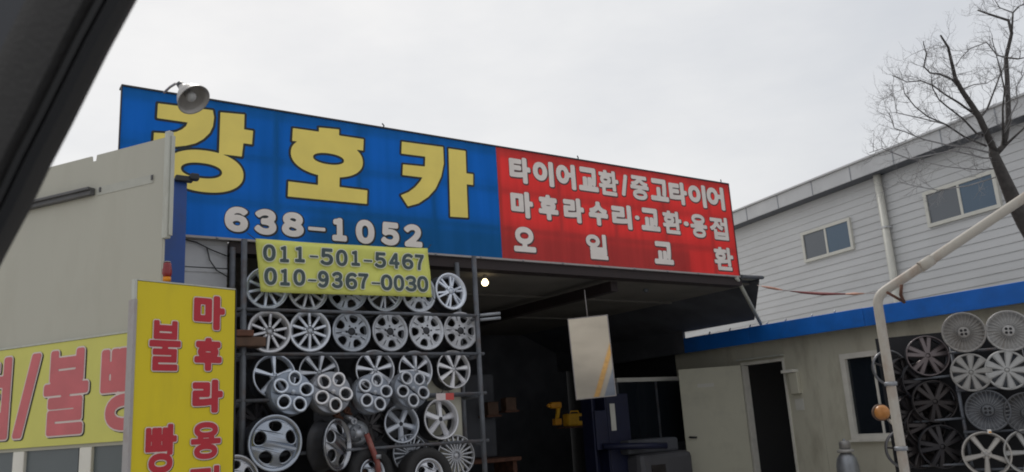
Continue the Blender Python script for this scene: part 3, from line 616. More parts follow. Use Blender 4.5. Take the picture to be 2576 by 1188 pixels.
def wheel(kind, fr, px, py, w, R, label, spin=0., yaw=0., tilt=0., name='alloy_wheel', cat='wheel', group=None):
    u, z = fr.hit(px, py, w)
    e = bpy.data.objects.new(name, None); col.objects.link(e); e.empty_display_size = .1; e.location = fr.pt(u, w, z)
    e.rotation_euler = (Matrix.Rotation(fr.a + yaw, 4, 'Z') @ Matrix.Rotation(tilt, 4, 'X') @ Matrix.Rotation(spin, 4, 'Y')).to_euler()
    tag(e, label, cat, group)
    k_ = random.uniform(.72, 1.12); wr = random.uniform(-.05, .05)                # age and brake dust differ from wheel to wheel
    for nm, me, a, (x, zz) in proto(kind, R):
        p_ = put(nm, me, e, (x, 0, zz), (0, a, 0)); p_.color = (k_ * (1 + wr), k_, k_ * (1 - wr), 1)
    return e

# ------------------------------------------------------------------ left wheel rack
RK = -.25
rack = thing('wheel_rack', 'grey steel pipe rack stacked with silver alloy wheels beside the bay', 'rack', SH)
for u in (.50, 3.07):
    for w in (-.36, .02): MB().tube([(u, w, 0), (u, w, 3.22)], .028, 10).build('post', 'rack', rack)
for z in (2.545, 2.125, 1.70, 1.20, .62):
    for w in (-.37, -.05): MB().tube([(.44, w, z), (3.13, w, z)], .017, 8).build('rail', 'rack', rack)
    for u in (.50, 3.07): MB().tube([(u, -.36, z - .03), (u, .02, z - .03)], .02, 8).build('tie_bar', 'rack', rack)
for z in (2.55, 2.50): MB().tube([(3.10, -.37, z), (3.34, -.42, z + .02)], .018, 8).build('clamp', 'steel', rack)
rr = .211; G1 = 'wheels on the left rack'
O5 = ('first', 'second', 'third', 'fourth', 'fifth', 'sixth')
for i, (x, y, kd, s_) in enumerate(((672, 725, 'ten', .1), (775, 730, 'ten', .25), (874, 733, 'twinslot', .3), (968, 734, 'sixtwin', .1), (1054, 738, 'twinslot', .6), (1135, 733, 'sixtwin', .26))):
    what = {'ten': 'ten-spoke', 'twinslot': 'five-window', 'sixtwin': 'twin-spoke'}[kd]
    lb = 'silver %s wheel, %s from the left, peeking below the phone-number banner' % (what, O5[i]) if i < 5 else 'silver twin-spoke alloy wheel in full view right of the phone-number banner'
    wheel(kd, SH, x, y, RK, rr, lb, s_, random.uniform(-.11, .11), random.uniform(-.09, .03), group=G1)
for i, (x, y, kd, s_) in enumerate(((678, 834, 'ten', .1), (780, 832, 'ten', 0.), (885, 834, 'twinslot', 0.2), (982, 834, 'twinslot', .5), (1073, 832, 'twinslot', .85), (1159, 832, 'twinslot', .35))):
    wheel(kd, SH, x, y, RK, rr, 'silver %s alloy wheel, %s from the left on the second shelf' % ('ten-spoke' if kd == 'ten' else 'five-window dark-hub', O5[i]), s_, random.uniform(-.11, .11), random.uniform(-.09, .03), group=G1)
for i, (x, y, kd, s_) in enumerate(((691, 946, 'fiveslim', 0.), (803, 938, 'seven', 0.15), (944, 931, 'seven', .3), (1046, 931, 'seven', .0), (1142, 929, 'seven', .45))):
    wheel(kd, SH, x, y, RK + .08, rr if i else .215, 'silver %s-spoke alloy wheel, %s from the left at the back of the third shelf' % ('five' if kd == 'fiveslim' else 'seven', O5[i]), s_, random.uniform(-.11, .11), random.uniform(-.10, .0), group=G1)
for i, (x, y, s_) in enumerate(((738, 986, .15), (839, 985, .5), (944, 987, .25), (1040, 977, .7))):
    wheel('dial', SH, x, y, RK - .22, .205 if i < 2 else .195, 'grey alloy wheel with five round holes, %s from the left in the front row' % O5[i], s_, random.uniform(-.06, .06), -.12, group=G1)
wheel('chrome5', SH, 693, 1115, RK - .25, .255, 'large polished five-spoke wheel facing front, low on the left of the rack', .25, .02, -.04, group=G1)
wheel('chrome5', SH, 851, 1119, RK - .25, .245, 'large polished five-spoke wheel turned sideways next to its front-facing twin', .5, .62, -.02, group=G1)
wheel('star5', SH, 1011, 1066, RK, .20, 'deep-dish five-spoke wheel half hidden in shade under the round-hole wheels', .55, 0, -.1, group=G1)
wheel('star5', SH, 1111, 1054, RK - .02, .215, 'bright deep-dish five-spoke wheel under the red and white tag', .1, .05, -.06, group=G1)
wheel('fins', SH, 1033, 1142, RK, .2, 'many-finned wheel half hidden by the tyred wheel at the rack bottom', .1, 0, -.1, group=G1)
wheel('fins', SH, 1148, 1146, RK, .215, 'many-finned silver wheel in full view beside the rack right post', .2, -.1, -.06, group=G1)
wheel('tyred5', SH, 1080, 1196, RK - .2, .17, 'alloy wheel with a black tyre cut by the bottom edge of the picture', .5, .05, -.1, group=G1)
wheel('tyred5', SH, 938, 1192, RK - .15, .15, 'dark tyred wheel below the red pipe at the bottom of the rack', .2, .2, -.1, group=G1)
wheel('chrome5', SH, 592, 1206, RK - .25, .21, 'polished wheel rim whose top peeks out beside the yellow standing sign', .2, .0, -.05, group=G1)
wheel('ystar_dark', SH, 645, 1060, RK + .15, .19, 'dark wheel in shadow behind the large polished wheel', .3, .3, -.05, group=G1)
wheel('ystar_dark', SH, 930, 1072, RK + .10, .18, 'dark wheel in shadow above the red pipe', .6, -.2, -.05, group=G1)
# scrap behind the wheels
u, z = SH.hit(905, 1090, -.3)
br = thing('brake_hub', 'greasy metal brake hub lying among the wheels behind the red pipe', 'car part', SH, (u, -.25, z - .1))
MB().lathe([(.001, -.05), (.04, -.05), (.045, -.02), (.08, -.015), (.085, .02), (.001, .03)], 18).build('hub', 'silver_d', br, (0, 0, .1)); MB().lathe([(.05, .025), (.13, .025), (.13, .045), (.05, .045)], 28, closed=True).build('disc', 'steel', br, (0, 0, .1))
for k in range(5): x_, z_ = polar(.06, k * 1.257); MB().tube([(x_, -.06, z_), (x_, -.01, z_)], .009, 6).build('stud', 'steel', br, (0, 0, .1))
pA = SH.hit(922, 1092, -.42); pB = SH.hit(950, 1165, -.42)
rp_ = thing('red_pipe', 'worn red pipe leaning between the polished wheels and the tyred wheel', 'pipe', SH, (pB[0], -.42, pB[1]))
MB().tube([(pA[0] - pB[0], 0, pA[1] - pB[1]), (0, 0, 0), (.03, .03, -.35)], .028, 10).build('tube', 'red_paint', rp_); MB().lathe([(.029, -.02), (.038, -.02), (.038, .02), (.029, .02)], 14, axis='z', closed=True).build('collar', 'steel', rp_, (0, 0, .06))
for i, (x, y, kk) in enumerate(((842, 1040, 1.0), (868, 1030, .8), (885, 1058, .9))):
    u, z = SH.hit(x, y, -.2)
    sc_ = thing('scrap_bracket', ('bent rusty bracket hanging under the second round-hole wheel', 'small rusty bracket under the gap of the round-hole wheels', 'grey metal bracket above the sideways polished wheel')[i], 'car part', SH, (u, -.2, z))
    mb = MB(); mb.tube([(-.09 * kk, 0, .05), (-.02, -.03, .02), (.03, .0, -.03), (.08 * kk, -.02, -.06)], [.016, .028, .022, .014], 8); mb.lathe([(.014, -.03), (.035, -.03), (.035, .01), (.014, .01)], 14, closed=True, c=(.0, -.03, -.01)); mb.build('arm', 'rust' if i < 2 else 'silver_d', sc_)
u, z = SH.hit(1121, 998, -.46); tg = thing('price_tag', 'small white and red tag hanging above the bright deep-dish wheel', 'tag', SH, (u, -.46, z - .035))
box('tag_plate', 'tag_white', tg, (-.11, 0, 0), (.0, .006, .07)); box('tag_plate', 'tag_red', tg, (.001, 0, 0), (.10, .006, .07)); MB().tube([(-.05, .003, .07), (0, .003, .13), (.05, .003, .07)], .003, 5).build('string', 'cable', tg)
u, z = SH.hit(615, 862, -.3); ft = thing('wooden_block', 'brown wooden block pushed into the left end of the rack', 'block', SH, (u, -.34, z - .05))
mb = MB(); mb.bbox((-.18, -.1, 0), (.16, .1, .09), .01); mb.build('plank', 'wood', ft); box('plank', 'rust', ft, (-.12, -.12, .092), (.04, .08, .15), .008)
bk = thing('backing_panel', 'dirty beige panel standing behind the wheels at the right post', 'panel', SH, (2.62, .02, .3)); box('sheet', 'office', bk, (0, 0, 0), (.48, .02, 1.62)); box('batten', 'rack', bk, (0, -.02, .84), (.48, -.001, .88))
# dark cables standing in for cable shadows on the white cladding
ca = thing('cable_shadow', 'two thin dark cables standing in for cable shadows on the white cladding left of the rack', 'cable', SH, (.05, .07, 3.2))
for pp in (((455, 600), (495, 610), (530, 628), (560, 640), (592, 652)), ((520, 622), (528, 655), (545, 680), (570, 695), (590, 702))):
    q5 = [SH.hit(x, y, .07) for x, y in pp]; MB().tube([(a - .05, 0, b - 3.2) for a, b in q5], .006, 6).build('cable', 'cable', ca)
# phone number banner hung across the rack
pc = [SH.hit(x, y, -.44) for x, y in ((643, 600), (1075, 625), (1087, 748), (655, 735))]
pb = thing('phone_banner', 'small yellow cloth banner with two dark phone numbers hung across the wheel rack', 'banner', SH, (0, -.44, 0))
mb = MB(); nx, nz = 30, 10; vs = []; fs = []
def bpt(s_, t_):
    a = Vector(pc[0]).lerp(Vector(pc[1]), s_); b = Vector(pc[3]).lerp(Vector(pc[2]), s_); p = a.lerp(b, t_)
    return p[0], .006 * math.sin(s_ * 9 + t_ * 5) + .005 * math.sin(t_ * 11 - s_ * 14), p[1] - .012 * math.sin(math.pi * s_) * (1 - t_)
for j in range(nz + 1):
    for i in range(nx + 1): vs.append(bpt(i / nx, j / nz))
for j in range(nz):
    for i in range(nx): a = j * (nx + 1) + i; fs.append((a, a + 1, a + nx + 2, a + nx + 1))
mb.add(vs, fs, 0, True); sh_ = mb.build('cloth', 'banner', pb); so = sh_.modifiers.new('t', 'SOLIDIFY'); so.thickness = .003; so.offset = -1
for i, c_ in enumerate(pc): MB().tube([(c_[0], 0, c_[1] - (.01 if i < 2 else -.01)), (c_[0] + (.08 if i in (1, 2) else -.06), .06, c_[1] + (.06 if i < 2 else -.03))], .004, 5).build('cord', 'cable', pb)
D1 = list(zip('011-501-5467', ((368, 98, 488, 262), (528, 115, 612, 272), (668, 120, 760, 272), (805, 205, 885, 226), (905, 135, 1025, 300), (1050, 148, 1160, 308), (1195, 158, 1275, 305), (1310, 245, 1390, 266), (1412, 172, 1520, 325), (1548, 180, 1645, 330), (1668, 185, 1775, 338), (1790, 195, 1875, 345))))
D2 = list(zip('010-9367-0030', ((380, 315, 500, 485), (530, 328, 620, 490), (652, 330, 765, 492), (790, 428, 870, 448), (882, 345, 985, 510), (1012, 355, 1115, 515), (1140, 362, 1250, 525), (1260, 370, 1355, 520), (1385, 455, 1465, 475), (1470, 380, 1580, 535), (1590, 385, 1690, 540), (1700, 392, 1805, 545), (1810, 395, 1915, 550))))
for ch, b in D1 + D2:
    bb = tuple((562.2 if i % 2 == 0 else 587.8) + .2689 * v for i, v in enumerate(b))
    letter(pb, glyph_segments(wide(ch)), px_box(SH, bb, -.46, .03), .006 if ch == '-' else .0095, [('letter_dark', 0, 0, 0), ('halo', .009, 0, 0)], y=-.022, name='digit', res=48)

# ------------------------------------------------------------------ inside the bay
MT['mirror'].node_tree.nodes['Principled BSDF'].inputs['Specular IOR Level'].default_value = .5
bu = at(1220, 711, 10.6)
bl = thing('bare_bulb', 'lit bare light bulb hanging from the bay ceiling right of the rack', 'light bulb', loc=bu)
MB().lathe([(.001, -.045), (.025, -.04), (.042, -.018), (.045, .0), (.035, .025), (.02, .045)], 20, axis='z').build('glass_bulb', 'bulb', bl)
MB().lathe([(.02, .044), (.022, .05), (.022, .09), (.001, .095)], 14, axis='z').build('socket', 'frame_grey', bl); MB().tube([(0, 0, .09), (0, 0, 3.235 - bu.z)], .005, 5).build('cord', 'cable', bl)
u2 = at(1624, 728, 12.6)
b2 = thing('unlit_bulb', 'small unlit bulb hanging under the ceiling below the red panel', 'light bulb', loc=u2)
MB().lathe([(.001, -.05), (.025, -.045), (.04, -.02), (.03, .02), (.018, .05)], 16, axis='z').build('glass_bulb', 'pane2', b2); MB().lathe([(.018, .048), (.02, .09), (.001, .095)], 12, axis='z').build('socket', 'frame_grey', b2); MB().tube([(0, 0, .09), (0, 0, max(.1, 3.22 - u2.z))], .005, 5).build('cord', 'cable', b2)
# hanging mirror, its top leaning forward so it shows the yard
mc = at(1489, 899, 11.0)
mir = thing('hanging_mirror', 'tall rectangular mirror hanging in the bay opening, reflecting the bright yard', 'mirror', loc=mc)
mir.rotation_euler = (Matrix.Rotation(RAD(MIR_YAW), 4, 'Z') @ Matrix.Rotation(RAD(MIR_TILT), 4, 'X') @ Matrix.Rotation(RAD(-2.5), 4, 'Y')).to_euler()
hw, hh = .255, .525
box('mirror_pane', 'mirror', mir, (-hw, -.004, -hh), (hw, .0, hh)); box('backing', 'shop_wall', mir, (-hw - .006, .001, -hh - .006), (hw + .006, .02, hh + .006))
for a, b in (((-hw - .012, -.008, -hh - .012), (-hw - .0005, .022, hh + .012)), ((hw + .0005, -.008, -hh - .012), (hw + .012, .022, hh + .012)), ((-hw, -.008, hh + .0005), (hw, .022, hh + .012)), ((-hw, -.008, -hh - .012), (hw, .022, -hh - .0005))): box('frame_strip', 'frame_grey', mir, a, b)
MB().tube([(0, .01, hh), (0, .03, 3.05 - mc.z)], .008, 6).build('hanger', 'frame_grey', mir)
# blue two-post lift
lu, lz = SH.hit(1512, 1090, 2.2)
lf = thing('car_lift', 'dark blue steel lift post standing in the bay below the mirror', 'car lift', SH, (lu, 2.2, 0))
mb = MB(); mb.box((-.15, 0, 0), (-.12, .26, 2.0)); mb.box((.12, 0, 0), (.15, .26, 2.0)); mb.box((-.12, .23, 0), (.12, .26, 2.0)); mb.build('post', 'lift_blue', lf)
box('carriage', 'lift_blue', lf, (-.118, -.03, .9), (.118, .22, 1.5), .01); box('base_plate', 'lift_blue', lf, (-.3, -.2, 0), (.3, .45, .03)); MB().tube([(-.02, -.05, .95), (.9, -.5, .9)], .05, 8).build('lift_arm', 'lift_blue', lf)
pu, pz = SH.hit(1554, 1047, 2.1); box('label_plate', 'paper', lf, (pu - lu - .07, -.012, pz - .22), (pu - lu + .03, -.004, pz + .20)); box('side_cabinet', 'lift_blue', lf, (.16, -.003, .4), (.62, .25, 1.75), .01)
# tool board with the yellow tools
tb = thing('tool_bench', 'dark work bench with a tool board deep in the bay', 'bench', SH, (4.3, 3.6, 0))
box('bench_top', 'rust', tb, (-1.6, -.7, .82), (1.5, .0, .88), .01); box('tool_board', 'shop_wall', tb, (-1.6, .0, .9), (1.5, .03, 2.2))
for x in (-1.5, 1.4): box('leg', 'rust', tb, (x, -.6, 0), (x + .07, -.05, .82))
wu, wz = SH.hit(1400, 1040, 3.5)
dr = thing('cordless_drill', 'orange cordless drill hanging grip down on the dark tool board', 'drill', SH, (wu, 3.5, wz))
mb = MB(); mb.bbox((-.13, -.05, .08), (.10, .05, .19), .03); mb.tube([(-.13, 0, .135), (-.17, 0, .135), (-.19, 0, .135)], [.035, .03, .015], 12); mb.build('motor_housing', 'orange', dr)
MB().tube([(.05, 0, .10), (.03, 0, 0), (.0, 0, -.10)], [.045, .036, .036], 10).build('grip', 'toolyellow', dr); box('battery', 'orange', dr, (-.07, -.05, -.20), (.07, .05, -.09), .015); MB().tube([(.04, .04, .13), (.04, .1, .15)], .008, 6).build('hook', 'steel', dr)
cu2, cz2 = SH.hit(1446, 1054, 3.45)
cs = thing('tool_case', 'yellow plastic tool case on a shelf beside the orange drill', 'tool case', SH, (cu2, 3.45, cz2 - .12))
box('case_body', 'toolyellow', cs, (-.20, -.08, 0), (.21, .1, .21), .03); box('latch', 'dark', cs, (.03, -.09, .08), (.09, -.078, .16), .005); MB().tube([(-.1, 0, .2), (-.08, 0, .25), (.08, 0, .25), (.1, 0, .2)], .012, 8).build('handle', 'toolyellow', cs); box('shelf', 'rust', cs, (-.3, -.12, -.03), (.3, .14, -.002))
for i, (x, y) in enumerate(((2005 * .6389, 1592 * .6389), (1935 * .6389, 1610 * .6389))):
    bu_, bz_ = SH.hit(x, y, 3.4); bx_ = thing('parts_box', ('small brown carton on the board left of the orange drill', 'smaller dim carton left of the brown carton in the bay')[i], 'box', SH, (bu_, 3.4, bz_ - .1)); box('carton', 'wood', bx_, (-.1, -.06, 0), (.1, .1, .2), .006); box('flap', 'wood', bx_, (-.1, -.09, .2), (.1, .02, .206)); box('shelf', 'rust', bx_, (-.14, -.08, -.03), (.14, .19, -.002))
# glazed partition with a pale head rail, and a grey machine
au, az1 = SH.hit(1548, 957, 2.9); bu2, bz2 = SH.hit(1712, 957, 2.9)
gp = thing('glazed_partition', 'dark glazed partition with a pale head rail left of the white door', 'partition', SH, (au, 2.9, 0))
wd = bu2 - au + .3
box('head_rail', 'paper', gp, (0, -.04, az1 - .035), (wd, .02, az1 + .035)); box('pane', 'pane_dark', gp, (.04, 0, .9), (wd * .5 - .02, .012, az1 - .04)); box('pane', 'pane_dark', gp, (wd * .5 + .02, 0, .9), (wd - .04, .012, az1 - .04))
box('mullion', 'rack', gp, (wd * .5 - .018, -.015, .9), (wd * .5 + .018, .02, az1 - .036)); box('jamb', 'rack', gp, (0, -.015, 0), (.038, .02, az1 - .036)); box('jamb', 'rack', gp, (wd - .038, -.015, 0), (wd, .02, az1 - .036)); box('lower_panel', 'shop_wall', gp, (.04, -.01, 0), (wd - .04, .02, .898))
mu, mz = SH.hit(1650, 1150, 2.2)
mc_ = thing('machine', 'grey rounded machine housing in front of the dark partition', 'machine', SH, (mu, 2.2, 0))
box('housing', 'machine', mc_, (-.62, -.3, 0), (.55, .35, mz + .08), .09); box('control_panel', 'hubblack', mc_, (-.4, -.31, mz - .25), (-.1, -.299, mz - .1)); box('head', 'shop_wall', mc_, (-.75, -.2, mz + .082), (.35, .25, mz + .30), .04)

# ------------------------------------------------------------------ office with blue eaves
of = thing('office_building', 'low beige office cabin with blue eaves board and an open white door', 'building', OF)
def wallp(a, b): return box('wall_panel', 'office', of, a, b)
box('wall_panel', 'dark', of, (-5.0, 0, 0), (-3.2, .1, 2.5)); box('wall_panel', 'dark', of, (-3.197, 0, 0), (-1.6, .1, 2.5)); wallp((-1.597, 0, 0), (-.04, .1, 2.5)); wallp((-.037, 0, 2.17), (.86, .1, 2.5))  # the two near-black panels carry the bay's darkness in their colour
wallp((.863, 0, 0), (1.43, .1, 2.5)); wallp((1.433, .001, 0), (1.97, .1, 2.5)); wallp((1.973, 0, 0), (2.90, .1, .88)); wallp((1.973, 0, 2.06), (2.90, .1, 2.5)); wallp((2.903, 0, 0), (4.1, .1, 2.5)); wallp((4.103, 0, 0), (5.3, .1, 2.5)); wallp((5.303, 0, 0), (7.4, .1, 2.5))
box('wall', 'dark', of, (-5, 3.2, 0), (7.4, 3.3, 2.5)); box('wall', 'dark', of, (7.41, 0, 0), (7.5, 3.3, 2.5)); box('wall', 'dark', of, (1.43, .11, 0), (1.5, 3.19, 2.5)); box('floor', 'dark', of, (-5, .11, .01), (7.4, 3.19, .03))  # near-black inside: the doorway's shade is put into the colour
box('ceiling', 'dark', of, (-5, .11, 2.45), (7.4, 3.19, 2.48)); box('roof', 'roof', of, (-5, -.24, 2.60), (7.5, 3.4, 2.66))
box('soffit', 'shop_wall', of, (-5, -.24, 2.505), (7.5, .1, 2.53))
# eaves board in lengths
xs_ = [-1.05, .45, 2.6, 4.9, 7.5]
box('eaves_board', 'shop_wall', of, (-5, -.295, 2.45), (-1.055, -.235, 2.93))  # dark length: the bay's deep shade is put into its colour
for k in range(4): box('eaves_board', 'blue_fascia', of, (xs_[k] + .003, -.30, 2.45 + .002 * (k % 2)), (xs_[k + 1] - .003, -.245, 2.715 + .004 * (k % 2)), .006)
x0_, z0_ = OF.hit(1795, 847, -.3); x1_, z1_ = OF.hit(1945, 816, -.3)
for k in range(7): x = -.4 + k * .42 + random.uniform(-.1, .1); MB().tube([(x, -.27, 2.70), (x + .03, -.26, 2.76)], .012, 6).build('bolt', 'steel', of)
# door: frame, opening, leaf swung out to the left
box('door_frame', 'frame_white', of, (-.04, -.02, 0), (.0, .12, 2.12)); box('door_frame', 'frame_white', of, (.825, -.02, 0), (.862, .12, 2.12)); box('door_frame', 'frame_white', of, (-.04, -.02, 2.122), (.862, .12, 2.168))
rain = box('rain_hood', 'trim', of, (-.06, -.10, 2.20), (.88, -.001, 2.225), .004)
lfdir = at(1708, 930, 14.55) - OF.pt(-.02, -.05, 0); ang = math.atan2(lfdir.y, lfdir.x)
dl = MB().bbox((0, -.02, .03), (1.06, .02, 2.13), .006).build('door', 'door', of, (-.02, -.05, 0), (0, 0, ang - OF.a))
box('sticker', 'paper', dl, (.48, .0205, 1.80), (.76, .0225, 1.86)); 
for sgn in (1, -1): MB().tube([(.98, sgn * .02, .98), (.98, sgn * .06, .98), (.86, sgn * .065, .97)], .016, 8).build('handle', 'frame_black', dl)
hx_, hz_ = OF.hit(1988, 935, -.05)
mb = MB(); mb.bbox((hx_ - .12, -.14, hz_ - .02), (hx_ + .12, -.001, hz_ + .03), .008); mb.build('porch_light', 'frame_white', of)
box('meter_box', 'office', of, (hx_ - .02, -.09, hz_ - .36), (hx_ + .14, -.001, hz_ - .022), .01); box('notice', 'paper', of, (hx_ - .02, -.006, hz_ - .62), (hx_ + .14, -.001, hz_ - .44))
# window
wn = MB(); W0, W1, ZL, ZH = 2.0, 2.87, .91, 2.03
wn.box((W0 - .09, -.03, ZL - .08), (W0, .08, ZH + .08)); wn.box((W1, -.03, ZL - .08), (W1 + .09, .08, ZH + .08)); wn.box((W0, -.03, ZH), (W1, .08, ZH + .08)); wn.box((W0, -.03, ZL - .08), (W1, .08, ZL))
wo_ = wn.build('window', 'frame_white', of); box('pane', 'pane_dark', wo_, (W0 + .001, .03, ZL + .001), ((W0 + W1) / 2 - .02, .04, ZH - .001)); box('pane', 'pane_dark', wo_, ((W0 + W1) / 2 + .02, .03, ZL + .001), (W1 - .001, .04, ZH - .001)); box('mullion', 'frame_white', wo_, ((W0 + W1) / 2 - .019, .02, ZL + .001), ((W0 + W1) / 2 + .019, .05, ZH - .001)); box('sill', 'frame_white', wo_, (W0 - .12, -.08, ZL - .11), (W1 + .12, -.001, ZL - .082))
# gas cylinder standing against the wall
gc = at(2128, 1142, 11.6)
gs = thing('gas_cylinder', 'grey gas cylinder with a pale cap in front of the beige wall', 'gas cylinder', loc=(gc.x, gc.y, 0))
H = gc.z
MB().lathe([(.001, 0), (.14, .0), (.15, .03), (.15, H - .16), (.13, H - .06), (.085, H), (.05, H + .03)], 28, axis='z').build('body', 'steel', gs)
MB().lathe([(.049, H + .02), (.11, H + .02), (.115, H + .05), (.09, H + .06), (.04, H + .065)], 24, axis='z').build('collar', 'hublight', gs); MB().lathe([(.06, H + .066), (.075, H + .075), (.075, H + .15), (.06, H + .175), (.001, H + .18)], 20, axis='z').build('cap', 'hubgrey', gs)
MB().tube([(.0, 0, H + .17), (.0, 0, H + .2)], .02, 8).build('valve', 'steel', gs)

# ------------------------------------------------------------------ grey clapboard building
gb = thing('clapboard_building', 'large grey clapboard building with panelled fascia and two sliding windows', 'building', GB)
GX0, GX1 = -4.0, 13.0
for k in range(38):
    z0 = .1 + k * .172; mb = MB()
    y_ = random.uniform(-.0015, .0015)
    mb.add([(GX0, -.020 + y_, z0), (GX1, -.020 + y_, z0), (GX1, -.003 + y_, z0 + .172), (GX0, -.003 + y_, z0 + .172), (GX0, .0, z0), (GX1, .0, z0), (GX1, .0, z0 + .172), (GX0, .0, z0 + .172)], [(0, 1, 2, 3), (4, 7, 6, 5), (0, 4, 5, 1), (3, 2, 6, 7), (0, 3, 7, 4), (1, 5, 6, 2)]); mb.build('siding_board', 'siding', gb)
box('wall', 'siding', gb, (GX0, .003, 0), (GX1, .2, 6.6)); box('wall', 'siding', gb, (GX0, .21, 0), (GX0 + .2, 9, 6.6)); box('wall', 'siding', gb, (GX1 - .2, .21, 0), (GX1, 9, 6.6))
box('soffit', 'roof', gb, (GX0, -.32, 6.46), (GX1, .2, 6.49))  # dark roof tone puts the shadow under the fascia into the soffit colour
for k in range(14):
    x0_ = GX0 + k * 1.25; mb = MB(); mb.box((x0_ + .006, -.36, 6.475), (x0_ + 1.238, -.325, 6.82)); mb.build('fascia_panel', 'fascia', gb); box('joint_strip', 'steel', gb, (x0_ - .010, -.372, 6.47), (x0_ + .004, -.325, 6.825))
mb = MB(); mb.add([(GX0, -.42, 6.83), (GX1, -.42, 6.83), (GX1, 5, 7.9), (GX0, 5, 7.9), (GX0, -.42, 6.87), (GX1, -.42, 6.87), (GX1, 5, 7.94), (GX0, 5, 7.94)], [(0, 3, 2, 1), (4, 5, 6, 7), (0, 1, 5, 4), (1, 2, 6, 5), (2, 3, 7, 6), (3, 0, 4, 7)]); mb.build('roof', 'fascia', gb)
MB().tube([(5.28, -.12, 0), (5.28, -.12, 6.46)], .085, 12).build('downpipe', 'cream', gb)
for z in (3.2, 5.2): box('pipe_clip', 'fascia', gb, (5.18, -.21, z), (5.38, -.03, z + .04))
for (a, b) in ((2.66, 4.16), (6.41, 7.97)):
    z0, z1 = 5.03, 5.66; wm = MB(); f_ = .075
    wm.box((a - f_, -.075, z0 - f_), (a, .02, z1 + f_)); wm.box((b, -.075, z0 - f_), (b + f_, .02, z1 + f_)); wm.box((a, -.075, z1), (b, .02, z1 + f_)); wm.box((a, -.075, z0 - f_), (b, .02, z0))
    wo2 = wm.build('window', 'cream', gb); md = (a + b) / 2
    box('pane', 'pane2', wo2, (a + .002, -.045, z0 + .002), (md - .03, -.035, z1 - .002)); box('pane', 'pane', wo2, (md + .03, -.055, z0 + .002), (b - .002, -.045, z1 - .002)); box('mullion', 'cream', wo2, (md - .029, -.068, z0 + .002), (md + .029, -.031, z1 - .002))

# ------------------------------------------------------------------ wires with ribbons between sign and pole
w0 = at(1905, 718, 12.2); w1 = at(2214, 737, 9.0)
cb = thing('ribbon_cable', 'sagging cable with orange and red ribbons running from the sign to the white pole', 'cable', loc=w0)
dv = w1 - w0
def wp(t): return dv * t + Vector((0, 0, -.06 * math.sin(math.pi * t)))
MB().tube([wp(i / 12) for i in range(13)], .005, 6).build('cable', 'cord_pink', cb)
MB().tube([wp(.05), wp(.12), wp(.2), wp(.26)], [.008, .018, .016, .006], 8).build('ribbon', 'ribbon', cb); MB().tube([wp(.33), wp(.45), wp(.6), wp(.78)], [.006, .016, .020, .008], 8).build('ribbon', 'ribbon_red', cb); MB().tube([wp(.76), wp(.83), wp(.9)], [.006, .016, .006], 8).build('ribbon', 'ribbon', cb)

# ------------------------------------------------------------------ white bent pipe frame
pb0 = at(2238, 950, 6.0); px0, py0 = pb0.x, pb0.y
top = at(2207, 775, 6.0); zt = top.z
def front(x, y): return at(x, y, 5.95)
pf = thing('pipe_frame', 'white rust-flecked steel pipe post bending into a rising rafter', 'pole', loc=(px0, py0, 0))
o_ = Vector((px0, py0, 0)); B1 = Vector((px0, py0, zt + .03)); e1 = front(2576, 498); d1 = (e1 - Vector((px0, py0, zt + .1))).normalized()
pts = [Vector((px0, py0, 0)), Vector((px0, py0, 1.0)), B1]
C0 = Vector((px0, py0, zt + .10)); bend = C0 + d1 * .08
for t in (.25, .5, .75): pts.append(B1.lerp(C0, t).lerp(C0.lerp(bend, t), t))
pts += [bend, front(2330, 663), e1, e1 + (e1 - bend).normalized() * 1.4]
MB().tube([p - o_ for p in pts], .034, 14).build('post', 'pipe', pf)
jp = front(2330, 663) - o_; dj = (e1 - front(2330, 663)).normalized(); MB().tube([jp - dj * .05, jp + dj * .05], .040, 14).build('sleeve', 'pipe', pf)
endp = pts[-1] - o_; MB().tube([(endp.x, endp.y, 0), endp], .034, 12).build('post', 'pipe', pf)
bq = front(2268, 716) - o_; MB().tube([bq, front(2266, 742) - o_, front(2290, 755) - o_ + Vector((0, .1, 0))], .012, 8).build('brace', 'rust', pf); MB().tube([front(2232, 736) - o_, front(2290, 755) - o_ + Vector((0, .1, 0))], .010, 8).build('brace', 'rust', pf)
for zz in (1.45, 1.0, .75): MB().lathe([(.035, -.015), (.044, -.012), (.044, .012), (.035, .015)], 14, axis='z', closed=True).build('clip', 'steel', pf, (0, 0, zz))
ol = at(2218, 1038, 6.3)
og = thing('orange_lamp', 'round orange lamp mounted behind the white pipe post', 'lamp', loc=ol)
MB().lathe([(.001, -.05), (.035, -.045), (.055, -.02), (.055, .02), (.045, .03), (.001, .032)], 22).build('lens', 'amber', og); MB().lathe([(.056, .0), (.062, .0), (.062, .035), (.001, .04)], 22).build('housing', 'wood', og)
MB().tube([(0, .03, -.01), (.06, .03, -.06), (px0 - ol.x, py0 - ol.y + .03, -.1)], .012, 8).build('arm', 'pipe', og)

